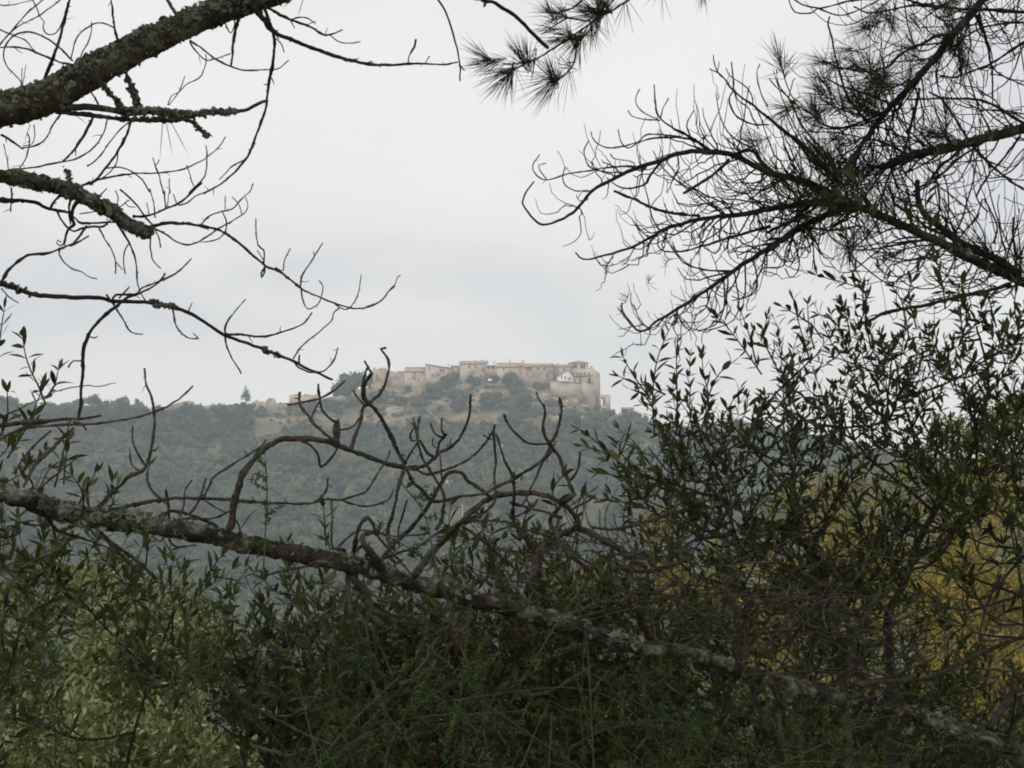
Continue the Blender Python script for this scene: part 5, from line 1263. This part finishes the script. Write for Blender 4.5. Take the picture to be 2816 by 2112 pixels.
class Leafer:
    def __init__(self): self.b, self.d, self.n, self.L, self.W, self.v = [], [], [], [], [], []

    def shoot(self, path, Lm=.052, gap=.022, start=.15, wr=.27, ang=.78, tint=0.0, dense=1.0):
        seg = np.linalg.norm(np.diff(path, axis=0), axis=1); S = np.concatenate([[0], np.cumsum(seg)]); tot = S[-1]
        d, a, b = frames(path)
        s = start * tot; k = 0; base = rng.random() * 3
        while s < tot:
            i = min(len(path) - 1, int(np.searchsorted(S, s)))
            th = base + k * math.pi / 2 + rng.normal(0, .25)
            per = a[i] * math.cos(th) + b[i] * math.sin(th)
            f = (0.72 + .28 * min(1, (tot - s) / (.25 * tot + 1e-6)))
            for sg in (1, -1):
                if rng.random() > .94 * dense: continue
                an = ang * rng.uniform(.7, 1.35)
                dr = d[i] * math.cos(an) + sg * per * math.sin(an) + rng.normal(0, .12, 3)
                L = Lm * f * rng.uniform(.72, 1.15)
                self.b.append(path[i]); self.d.append(dr); self.n.append(unit(d[i] * .5 + np.array([0, 0, .6]) - sg * per * .2 + rng.normal(0, .35, 3)))
                self.L.append(L); self.W.append(L * wr * rng.uniform(.8, 1.2)); self.v.append(min(1, max(0, rng.normal(.42, .2) + tint)))
            s += gap * rng.uniform(.8, 1.25); k += 1
        # leaf pair at the tip
        for sg in (.25, -.25):
            self.b.append(path[-1]); self.d.append(d[-1] + sg * a[-1]); self.n.append(unit(b[-1] + rng.normal(0, .4, 3))); L = Lm * .7; self.L.append(L); self.W.append(L * wr); self.v.append(.6)

    def out(self, mb, mi=0, bend=.14):
        n = len(self.b)
        leaves(mb, self.b, self.d, self.n, np.array(self.L), np.array(self.W), bend=rng.normal(bend, .2, n), mi=mi, vals=np.array(self.v))


def free_shoot(p, dr, L, up=.35):
    t = np.linspace(0, 1, 8)[:, None]
    q = p + dr * L * t + np.array([0, 0, 1.0]) * up * L * t * t * .6 + rng.normal(0, .004, (8, 3)) * t
    return q


SM = [M['olive_leaf'], M['twig']]


def shrub(label, base, poly, nb, per, D0, D1, skeleton, Lm=.05, LS=(.09, .21), traced_shoots=(), group='wild olive shrubs', leafm='olive_leaf', weight=None, tint=0.0, dense=1.0, upb=.45, bare=0.35, name='olive_shrub', mat_stem='twig'):
    bx = P(*base)
    g = float(ground(bx[0], bx[1]))
    o = empty(name, (bx[0], bx[1], g), label, 'shrub', group)
    nodes = []
    for s_, pts_, a_, b_ in skeleton:
        ob, pth, rd = traced(o, 'stem', s_, pts_, a_, b_, lambda u, v: (D0 + D1) / 2 + 0 * u, M['twig'], k=10, lump=.07, kink=.8)
        nodes += [pth[i] for i in range(0, len(pth), 6)]
    if nodes:
        low = min(nodes, key=lambda q: q[2])
        mb = MB(); q = smooth_path([(bx[0], bx[1], g - .1), (low[0] * .7 + bx[0] * .3, low[1], g + (low[2] - g) * .6), low], .1)
        tube(mb, q, np.linspace(.035, .02, len(q)), 9, lump=.06); mb.build('trunk', M['twig'], o)
    else:
        nodes = [np.array([bx[0], bx[1], g + .1])]
    nodes = np.array(nodes)
    mb = MB(); lf = Leafer()
    us = [p[0] for p in poly]; vs_ = [p[1] for p in poly]
    k = 0; tries = 0; got = []; sep = 0.62 * math.sqrt(max(1.0, (max(us) - min(us)) * (max(vs_) - min(vs_))) / nb)
    while k < nb and tries < nb * 60:
        tries += 1
        u, v = rng.uniform(min(us), max(us)), rng.uniform(min(vs_), max(vs_))
        if not in_poly(u, v, poly): continue
        if weight and rng.random() > weight(u, v): continue
        if any((u - a) ** 2 + (v - b) ** 2 < sep * sep for a, b in got): continue
        k += 1; got.append((u, v))
        tgt = P(u, v, rng.uniform(D0, D1))
        # nearest skeleton point that lies lower
        dd = np.linalg.norm(nodes - tgt, axis=1) + 1.2 * np.maximum(0, nodes[:, 2] - tgt[2] + .05)
        nd0 = nodes[np.argsort(dd)[rng.integers(0, min(5, len(nodes)))]]
        mid = nd0 * .5 + tgt * .5 + np.array([0, 0, -.04]) + rng.normal(0, .03, 3)
        path = smooth_path([nd0, mid, tgt], .03)
        dist = np.linalg.norm(tgt - nd0)
        tube(mb, path, np.linspace(min(.006, .0025 + dist * .004), .0016, len(path)), 5, mi=1, lump=.1, seed=k)
        m = len(path); s0 = max(int(m * bare), m - int(.32 / .03))
        outd = unit(tgt - nd0)
        for j in range(per):
            i = rng.integers(s0, m) if m > s0 else m - 1
            dr = unit(outd * .55 + rng.normal(0, .55, 3) * np.array([1, .8, .7]) + np.array([0, 0, upb]))
            q = free_shoot(path[i], dr, rng.uniform(*LS))
            tube(mb, q, np.linspace(.0017, .0009, len(q)), 4, mi=1)
            lf.shoot(q, Lm=Lm, tint=tint, dense=dense)
        lf.shoot(path[s0:], Lm=Lm, start=.3, tint=tint, dense=dense * .8) if m - s0 > 4 else None
    for (pts, d) in traced_shoots:
        uv = np.array(pts, float); path, _ = branch_path(uv, lambda a, b: d + 0 * a, .03, step=10)
        tube(mb, path, np.linspace(.0024, .0011, len(path)), 5, mi=1)
        lf.shoot(path, Lm=Lm * 1.05, start=.06, gap=.024)
    lf.out(mb)
    mb.build('foliage', [M[leafm], M[mat_stem]], o)
    return o


# --- large shrub on the right
polyR = [(1690, 1290), (1730, 1210), (1800, 1150), (1900, 1120), (2010, 1090), (2110, 1040), (2230, 980), (2350, 930), (2500, 930), (2650, 900), (2830, 890), (2860, 1350), (2700, 1420), (2600, 1500), (2350, 1620), (2100, 1640), (1880, 1600), (1760, 1460), (1690, 1330)]
skelR = [('33', '1060,1000 1050,600 1030,400 1060,260 1130,150 1200,0 1260,-209 1370,-429 1500,-659 1620,-839 1700,-969', 46, 30), ('32', '1180,1620 1300,1500 1500,1370 1700,1180 1840,1050', 32, 22), ('33', '1000,290 900,200 780,80 600,-39 400,-179 200,-369 0,-449 -150,-520', 36, 22), ('32', '1450,1120 1200,900 900,660 700,420 640,200', 20, 10), ('32', '1650,780 1800,500 1880,200 1900,-100 1800,-500', 20, 10), ('32', '1500,1000 1300,700 1250,400 1150,100 1100,-200', 18, 9), ('32', '250,1300 150,900 -100,600 -350,300', 18, 9), ('32', '-100,1180 -380,1000 -650,760 -760,540 -900,380', 16, 9), ('32', '1830,1060 2000,700 2212,560', 18, 12), ('32', '50,1250 -120,1500 -280,1300 -380,900 -560,500 -640,200', 16, 9)]
TS = [([(1800, 1200), (1795, 1090), (1805, 1000), (1825, 940), (1842, 903)], 4.1), ([(1862, 1180), (1862, 1080), (1860, 1000), (1862, 945)], 4.2), ([(1945, 1180), (1948, 1090), (1935, 1030), (1930, 980)], 4.1), ([(1930, 1140), (1960, 1060), (1985, 1020), (2030, 985)], 4.15),
      ([(1830, 1085), (1780, 1062), (1740, 1052), (1705, 1036)], 4.1), ([(1790, 1100), (1740, 1030), (1715, 985)], 4.2), ([(1800, 1130), (1770, 1085), (1735, 1070)], 4.1), ([(2095, 1030), (2050, 965), (2000, 900), (1960, 862)], 4.3), ([(2080, 1000), (2060, 920), (2035, 850)], 4.3), ([(2130, 1000), (2100, 930), (2110, 870)], 4.35),
      ([(2380, 900), (2379, 808), (2330, 780), (2290, 770), (2247, 757)], 4.3), ([(2375, 870), (2370, 780), (2350, 740)], 4.2), ([(2395, 960), (2380, 860), (2385, 790)], 4.4), ([(2260, 930), (2233, 894), (2195, 868), (2152, 844)], 4.3), ([(2230, 1000), (2200, 900), (2180, 818)], 4.3), ([(2240, 960), (2225, 900), (2221, 838)], 4.35),
      ([(2330, 960), (2300, 890), (2250, 862), (2246, 850)], 4.3), ([(2340, 940), (2330, 880), (2316, 842)], 4.3), ([(2500, 930), (2480, 830), (2440, 770), (2420, 737)], 4.25), ([(2520, 900), (2500, 800), (2540, 720)], 4.3), ([(2660, 900), (2650, 830), (2600, 800), (2560, 780)], 4.3), ([(2670, 880), (2645, 800), (2652, 762)], 4.3), ([(2740, 900), (2720, 820), (2716, 757)], 4.3), ([(2800, 900), (2790, 840), (2800, 770)], 4.4), ([(2600, 850), (2590, 770), (2570, 700)], 4.2),
      ([(1740, 1300), (1690, 1260), (1640, 1215), (1597, 1182)], 4.05), ([(1750, 1330), (1700, 1270), (1650, 1240), (1602, 1226)], 4.1), ([(1700, 1260), (1720, 1220), (1728, 1190)], 4.1), ([(1760, 1300), (1720, 1260), (1700, 1235)], 4.1), ([(1780, 1400), (1710, 1380), (1645, 1372)], 4.1), ([(1780, 1350), (1700, 1310), (1640, 1300)], 4.1), ([(1990, 1250), (1985, 1160), (2010, 1110), (2035, 1070)], 4.1), ([(2050, 1280), (2060, 1220), (2040, 1190)], 4.15),
      ([(2420, 640), (2390, 580), (2370, 530), (2340, 490)], 3.6), ([(2540, 650), (2500, 600), (2490, 570)], 3.7), ([(2380, 580), (2330, 550), (2290, 540)], 3.7), ([(2560, 640), (2545, 560), (2550, 520)], 3.7), ([(2340, 720), (2330, 660), (2320, 640)], 3.8)]


def wR(u, v):
    # thinner over the ochre slope and near the outer tips
    if u > 2280 and v > 1290: return .38
    if v < 1080: return .6
    return 1.0


shrub('large dark leaved olive shrub filling the right side in front of the castle\'s slope', (2440, 2600, 4.4), polyR, 142, 3, 4.25, 5.3, skelR, Lm=.039, LS=(.07, .17), traced_shoots=TS, weight=wR)
# --- shrub low in the middle, behind the fallen limb
shrub('olive shrub with fresh upright shoots low in the centre under the slanting limb', (1200, 2900, 4.8), [(860, 1690), (1010, 1660), (1200, 1620), (1320, 1560), (1450, 1540), (1620, 1580), (1700, 1640), (1800, 1700), (1850, 1850), (1850, 2140), (880, 2140), (800, 1800)], 105, 6, 4.5, 5.9,
      [('13', '1100,2300 1050,1500 950,900', 26, 14), ('13', '1400,2300 1500,1300 1700,500', 24, 12), ('23', '100,2300 300,1200 200,500', 24, 12)],
      traced_shoots=[([(1010, 1660), (1000, 1580), (1010, 1520)], 4.3), ([(1240, 1560), (1250, 1500), (1235, 1440), (1240, 1390)], 4.3), ([(1290, 1600), (1300, 1530), (1280, 1480)], 4.3), ([(1350, 1560), (1340, 1500), (1360, 1450)], 4.3), ([(897, 1500), (893, 1440), (890, 1395)], 4.2), ([(1530, 1400), (1520, 1350), (1545, 1310)], 4.2), ([(1580, 1440), (1590, 1390), (1600, 1360)], 4.25), ([(1450, 1480), (1440, 1430), (1460, 1400)], 4.3)])
# --- shrubs on the left
shrub('olive shrub on the left with shoots below the slanting limb', (300, 2900, 4.5), [(-40, 1500), (130, 1500), (300, 1520), (420, 1560), (560, 1630), (700, 1640), (860, 1670), (930, 1760), (900, 2140), (700, 2140), (560, 1960), (300, 1720), (100, 1700), (60, 2140), (-40, 2140)], 50, 4, 4.2, 5.3,
      [('03', '900,2400 1200,1200 1500,300', 22, 12), ('03', '-300,2300 -60,1000 60,100', 22, 12), ('13', '0,2300 150,1200 250,400', 22, 12)],
      traced_shoots=[([(240, 1460), (300, 1400), (320, 1340)], 4.0), ([(400, 1560), (410, 1490), (440, 1440)], 4.2), ([(560, 1600), (600, 1540), (640, 1500)], 4.2)], dense=.9)
shrub('leggy olive shrub at the left edge with leaves against the pale sky', (-120, 2900, 3.7), [(-40, 1240), (40, 1260), (130, 1290), (150, 1340), (60, 1380), (-40, 1380)], 2, 3, 3.6, 4.1,
      [('02', '-500,2600 -300,1500 0,700', 20, 10)], Lm=.04, LS=(.06, .12),
      traced_shoots=[([(125, 1110), (103, 1055), (85, 1020), (70, 975), (62, 925)], 3.7), ([(20, 1260), (70, 1180), (100, 1110), (118, 1066)], 3.7), ([(130, 1090), (150, 1060), (160, 1020)], 3.75), ([(-10, 1000), (5, 890), (12, 850)], 3.7), ([(175, 1330), (180, 1270), (190, 1210)], 3.75), ([(150, 1340), (175, 1240), (187, 1180)], 3.8), ([(210, 1400), (230, 1360), (262, 1300)], 3.6), ([(230, 1400), (225, 1350), (200, 1310)], 3.6), ([(0, 1200), (20, 1150), (20, 1080)], 3.7), ([(270, 1400), (300, 1370), (310, 1320)], 3.65)])
# --- dense dark shrub behind the lower right
shrub('dark olive shrub low on the right, thinning out over the ochre scrub', (2200, 3000, 5.4), [(1750, 1620), (1950, 1620), (2200, 1560), (2420, 1640), (2480, 1800), (2440, 2140), (1750, 2140)], 62, 5, 4.9, 6.2,
      [('23', '1500,2300 1800,1300 2000,600', 24, 12), ('33', '300,2300 350,1200 500,500', 22, 10)])
shrub('dark olive shrub filling the lowest right corner', (2650, 3000, 5.0), [(2420, 1850), (2600, 1800), (2830, 1880), (2830, 2140), (2420, 2140)], 26, 4, 4.8, 5.8, [('33', '1300,2300 1350,1500 1500,900', 20, 10), ('33', '1900,2300 1950,1700 2000,1300', 18, 10)], Lm=.044)
# --- sprays over the ochre scrub
shrub('sparse olive sprays hanging over the ochre scrub at right edge', (2750, 3000, 4.6), [(2480, 1400), (2700, 1380), (2816, 1340), (2830, 1640), (2600, 1780), (2420, 1760)], 11, 3, 4.3, 5.0, [('33', '2300,2300 2250,1200 2200,200 2100,-400', 18, 10)], Lm=.046)


# ================================================================== feathery thorn bushes in front
def thorn(label, base, rows, n_stem, u0, u1, v0, v1, d0, d1):
    bx = P(*base); g = float(ground(bx[0], bx[1]))
    o = empty('thorn_bush', (bx[0], bx[1], g), label, 'bush', 'feathery thorn bushes along the bottom')
    st = MB(); A, B = [], []
    for k in range(n_stem):
        u, v = rng.uniform(u0, u1), rng.uniform(v0, v1)
        v = max(v, min(2105, np.interp(u, [0, 700, 1400, 2100, 2816], [1500, 1620, 1740, 1925, 2110]) + rng.uniform(80, 170)))
        d = rng.uniform(d0, d1)
        tip = P(u, v, d)
        foot = P(u + rng.normal(0, 420), 2330 + rng.normal(0, 60), d + rng.normal(0, .1))
        mid = foot * .45 + tip * .55 + rng.normal(0, .09, 3)
        path = smooth_path([foot, mid, tip], .03)
        tube(st, path, np.linspace(.0017, .0008, len(path)), 5, seed=k, lump=.1)
        m = len(path)
        for i in range(int(m * .25), m, 2):
            for _ in range(1 if rng.random() < .7 else 0):
                dr = unit(unit(path[i] - path[i - 1]) * .6 + rng.normal(0, .7, 3))
                L = rng.uniform(.05, .16)
                q = free_shoot(path[i], dr, L, .1)
                tube(st, q, np.linspace(.0011, .0006, len(q)), 3)
                for s in np.arange(.12, 1.0, .009 / L):
                    p = q[0] + (q[-1] - q[0]) * s
                    for _ in range(4):
                        A.append(p); B.append(p + unit(rng.normal(0, 1, 3) + dr * .5) * rng.uniform(.007, .016))
    for r in rows:
        path, _ = branch_path(parse(r[0], r[1]), lambda a, b: (d0 + d1) / 2 + 0 * a, .04, step=10)
        rad = np.linspace(r[2], r[3], len(path)) * .65 / KZ * 3.6 / F
        s1 = MB(); tube(s1, path, rad, 6, lump=.1, seed=len(A) % 1000); s1.build('stem', M['thorn_stem'], o)
        for i in range(len(path) // 4, len(path), 3):
            L = rng.uniform(.02, .06); dr = unit(rng.normal(0, 1, 3) + np.array([0, 0, .4])); q = path[i]
            for s in np.arange(.1, 1, .2):
                for _ in range(4): A.append(q + dr * L * s); B.append(q + dr * L * s + unit(rng.normal(0, 1, 3) + dr * .4) * rng.uniform(.008, .016))
    st.build('twigs', M['thorn_stem'], o, kind='stuff')
    lf = MB(); blades(lf, A, B, .0024); lf.build('foliage', M['thorn_leaf'], o)
    return o


thorn('feathery thorn bush at the bottom left before the pale leaved bush', (250, 2900, 3.6), [('03', '1000,1660 1040,1000 1100,300 1150,-200', 9, 6), ('03', '200,1660 350,1100 350,900 380,650 300,300', 10, 7), ('03', '1660,1320 1690,1000 1710,750 1760,500 1850,270 1980,130 2100,-10', 12, 10), ('03', '740,880 950,980 1100,1080 1350,1200', 9, 7)], 10, 0, 720, 1650, 2100, 3.3, 4.0)
thorn('feathery thorn bush at bottom centre beneath the slanting limb', (1050, 2900, 3.6), [('13', '500,1659 800,1300 1100,1000 1330,780 1500,450', 16, 9), ('12', '60,1680 80,1300 95,1000 90,800 80,660', 14, 9), ('12', '1580,1680 1530,1450 1480,1200 1420,1060 1250,850', 17, 10), ('13', '1120,1180 1000,900 1060,1100 1250,1350 1400,1560', 14, 12), ('12', '1950,1680 1700,1480 1900,1310 2090,1150', 12, 9), ('12', '1640,1660 1450,1500 1200,1350 1060,1290', 12, 8)], 20, 760, 1420, 1640, 2110, 3.3, 4.2)
thorn('feathery thorn bush at the bottom between centre and right', (1750, 2900, 3.6), [('23', '-20,1120 130,850 250,640 350,470 480,270 620,70', 13, 16), ('23', '490,1680 500,1500 600,1430 800,1330 1060,1275', 14, 9), ('23', '1900,1150 1960,950 2020,800 2035,765', 12, 14), ('23', '1240,1000 1330,850 1400,700', 12, 8), ('23', '700,850 900,960 1100,1020', 8, 8), ('23', '320,1660 335,1400 345,1180', 12, 10), ('23', '1080,1500 1200,1350 1260,1290', 14, 12)], 24, 1380, 2080, 1700, 2110, 3.3, 4.2)
thorn('feathery thorn bush at the bottom right below the slanting limb', (2400, 2900, 3.6), [('33', '-10,1680 250,1560 500,1440 700,1330 900,1280', 11, 8), ('33', '550,1659 700,1300 900,1240 1130,1200', 9, 7), ('33', '850,1000 900,650 960,480', 12, 8), ('33', '1000,1400 1300,1480 1800,1460', 9, 7)], 15, 2040, 2700, 1760, 2110, 3.3, 4.2)


# ================================================================== bushes and trees behind
def leafy(name, label, cat, group, u, v_top, d, w, h, n, Lm, matn, foot=None, wr=.4, lobes=9, seed=0, tint=0.0):
    """bush/tree further off: leaves spread through several uneven lobes on a branching stem"""
    top = P(u, v_top, d); g = float(ground(top[0], top[1]))
    o = empty(name, (top[0], top[1], g), label, cat, group)
    r = np.random.default_rng(900 + seed)
    zc = top[2] - h
    st = MB()
    cs = np.stack([r.normal(0, .30, lobes) * w, r.normal(0, .30, lobes) * w, r.uniform(.15, .85, lobes) * h + zc], -1) + np.array([top[0], top[1], 0])
    rs = r.uniform(.16, .3, lobes) * w
    cs[0] = (top[0], top[1], zc + h - rs[0] * .8)
    root = np.array([top[0], top[1], g - .1])
    for c in cs:
        path = smooth_path([root, root * .5 + c * .5 + r.normal(0, .05 * w, 3), c], max(.06, w / 20))
        tube(st, path, np.linspace(.008 + .009 * w, .004, len(path)), 6, lump=.06, seed=seed)
    st.build('stem' if cat != 'tree' else 'trunk', M['twig_warm'], o)
    mb = MB()
    k = r.integers(0, lobes, n)
    dv = unit(r.normal(0, 1, (n, 3))); rad = rs[k] * r.uniform(.25, 1.12, n) ** .6
    p = cs[k] + dv * rad[:, None] * np.array([1, 1, .9])
    dr = unit(dv * .6 + r.normal(0, .7, (n, 3)) + np.array([0, 0, .35]))
    L = Lm * r.uniform(.6, 1.25, n)
    leaves(mb, p, dr, unit(r.normal(0, 1, (n, 3)) + np.array([0, 0, .9])), L, L * wr, bend=r.normal(.15, .15, n), vals=np.clip(r.normal(.45, .24, n) + tint + .12 * np.sin(k * 2.1), 0, 1))
    mb.build('crown' if cat == 'tree' else 'foliage', [M[matn], M['twig_warm']], o)
    return o


GP = 'pale leaved bushes in the lower left'
leafy('pale_bush', 'pale yellow green bush behind the left shoots, tallest of its kind', 'bush', GP, 260, 1545, 9.0, 1.0, .95, 7800, .043, 'pale_leaf', seed=1)
leafy('pale_bush', 'pale bush at the far left edge', 'bush', GP, 10, 1670, 8.6, .9, .9, 5100, .043, 'pale_leaf', seed=2)
leafy('pale_bush', 'pale bush standing right of the tallest pale bush', 'bush', GP, 470, 1690, 9.6, .75, .85, 5100, .043, 'pale_leaf', seed=3)
leafy('pale_bush', 'pale bush with whitest leaves in the bottom left corner', 'bush', GP, 170, 1920, 8.0, 1.0, .8, 5400, .043, 'pale_leaf', seed=4, tint=.12)
leafy('pale_bush', 'small pale bush lowest under the tallest pale bush', 'bush', GP, 420, 1880, 8.3, .9, .8, 4800, .043, 'pale_leaf', seed=5, tint=.08)
GD = 'added dark evergreen bushes backing the near undergrowth'  # bushes added as a backing that darkens bright gaps in the undergrowth
for k, (u, v, d, ww, hh, lab) in enumerate([(780, 1830, 9.5, 1.3, 1.3, 'added dark evergreen bush behind the pale bushes, towards the centre'), (1080, 1790, 10.0, 1.5, 1.4, 'added dark evergreen bush behind the bottom centre thorn bush'), (1420, 1800, 9.2, 1.5, 1.4, 'added dark evergreen bush under the middle of the slanting limb'),
                                           (1740, 1830, 9.8, 1.5, 1.4, 'added dark evergreen bush between the centre and the right trunk'), (2080, 1850, 9.0, 1.4, 1.3, 'added dark evergreen bush behind the forked trunk at right'), (2420, 1960, 9.4, 1.4, 1.3, 'added dark evergreen bush right of the forked trunk'), (2730, 2000, 9.0, 1.3, 1.2, 'added dark evergreen bush deepest in the right corner')]):
    leafy('backing_bush', lab, 'bush', GD, u, v, d, ww, hh, 5200, .06, 'olive_leaf', wr=.36, seed=40 + k)
GA = 'ochre autumn bushes on the slope'
leafy('autumn_tree', 'pointed yellow autumn tree behind the shrub, under the castle side', 'tree', GA, 1808, 1405, 34, 1.9, 3.4, 9360, .065, 'gold_leaf', seed=11)
leafy('autumn_tree', 'low yellow autumn tree behind the slanting limb, left of the pointed one', 'tree', GA, 1640, 1545, 32, 1.5, 1.9, 8640, .065, 'gold_leaf', seed=12)
leafy('autumn_tree', 'yellow autumn tree at right of the pointed one', 'tree', GA, 2000, 1470, 33, 2.2, 3.2, 10080, .065, 'gold_leaf', seed=13)
leafy('autumn_tree', 'broad ochre bush high on the right slope', 'tree', GA, 2400, 1240, 36, 3.4, 3.4, 9200, .09, 'gold_leaf', seed=14)
leafy('autumn_tree', 'broadest ochre bush at the right edge', 'tree', GA, 2690, 1240, 31, 3.8, 3.8, 10400, .09, 'gold_leaf', seed=15)
leafy('autumn_tree', 'ochre bush in the middle of the right slope', 'tree', GA, 2280, 1450, 30, 2.8, 2.8, 8400, .09, 'gold_leaf', seed=16)
leafy('autumn_tree', 'ochre bush below the broadest one at the right edge', 'tree', GA, 2600, 1530, 25, 2.4, 2.4, 9200, .09, 'gold_leaf', seed=17)
leafy('autumn_tree', 'lowest ochre bush in the bottom right corner', 'tree', GA, 2740, 1750, 21, 2.0, 2.0, 7560, .065, 'gold_leaf', seed=18, tint=-.1)
leafy('autumn_tree', 'ochre bush seen through the dead twigs at lower right', 'tree', GA, 2300, 1720, 22, 2.4, 2.2, 6480, .065, 'gold_leaf', seed=19, tint=-.12)
leafy('autumn_tree', 'small yellow bush glimpsed low in the centre', 'tree', GA, 1180, 1690, 26, 1.3, 1.8, 5200, .09, 'gold_leaf', seed=20)
leafy('autumn_tree', 'small golden bush glimpsed near the bottom, left of centre', 'tree', GA, 880, 1930, 20, 1.0, 1.2, 4320, .065, 'gold_leaf', seed=21)
leafy('autumn_tree', 'small yellow bush glimpsed between leaves above the bottom centre', 'tree', GA, 1500, 1760, 24, 1.3, 1.5, 4680, .065, 'gold_leaf', seed=22)
leafy('green_tree', 'fresh green tree top rising at the far right edge', 'tree', None, 2770, 1085, 38, 2.6, 3.0, 5200, .11, 'lime_leaf', seed=23)
leafy('green_tree', 'light green tree behind the big shrub, left of the tree at the edge', 'tree', None, 2600, 1135, 40, 1.7, 2.4, 2600, .11, 'lime_leaf', seed=24)

# ochre grass over the right-hand spur
n = 26000
gx = rng.uniform(-3, 30, n); gy = rng.uniform(12, 62, n)
gz = ground(gx, gy)
ok = np.abs(gx) < .31 * gy + 2
gx, gy, gz = gx[ok], gy[ok], gz[ok]; n = len(gx)
a = np.stack([gx, gy, gz - .03], -1); b = a + np.stack([rng.normal(0, .16, n), rng.normal(0, .16, n), rng.uniform(.35, 1.0, n)], -1)
mb = MB(); blades(mb, a, b, .03); gr = mb.build('grass', M['straw'])
tag(gr, 'tall straw coloured grass covering the slope behind the shrubs', 'grass', kind='stuff')
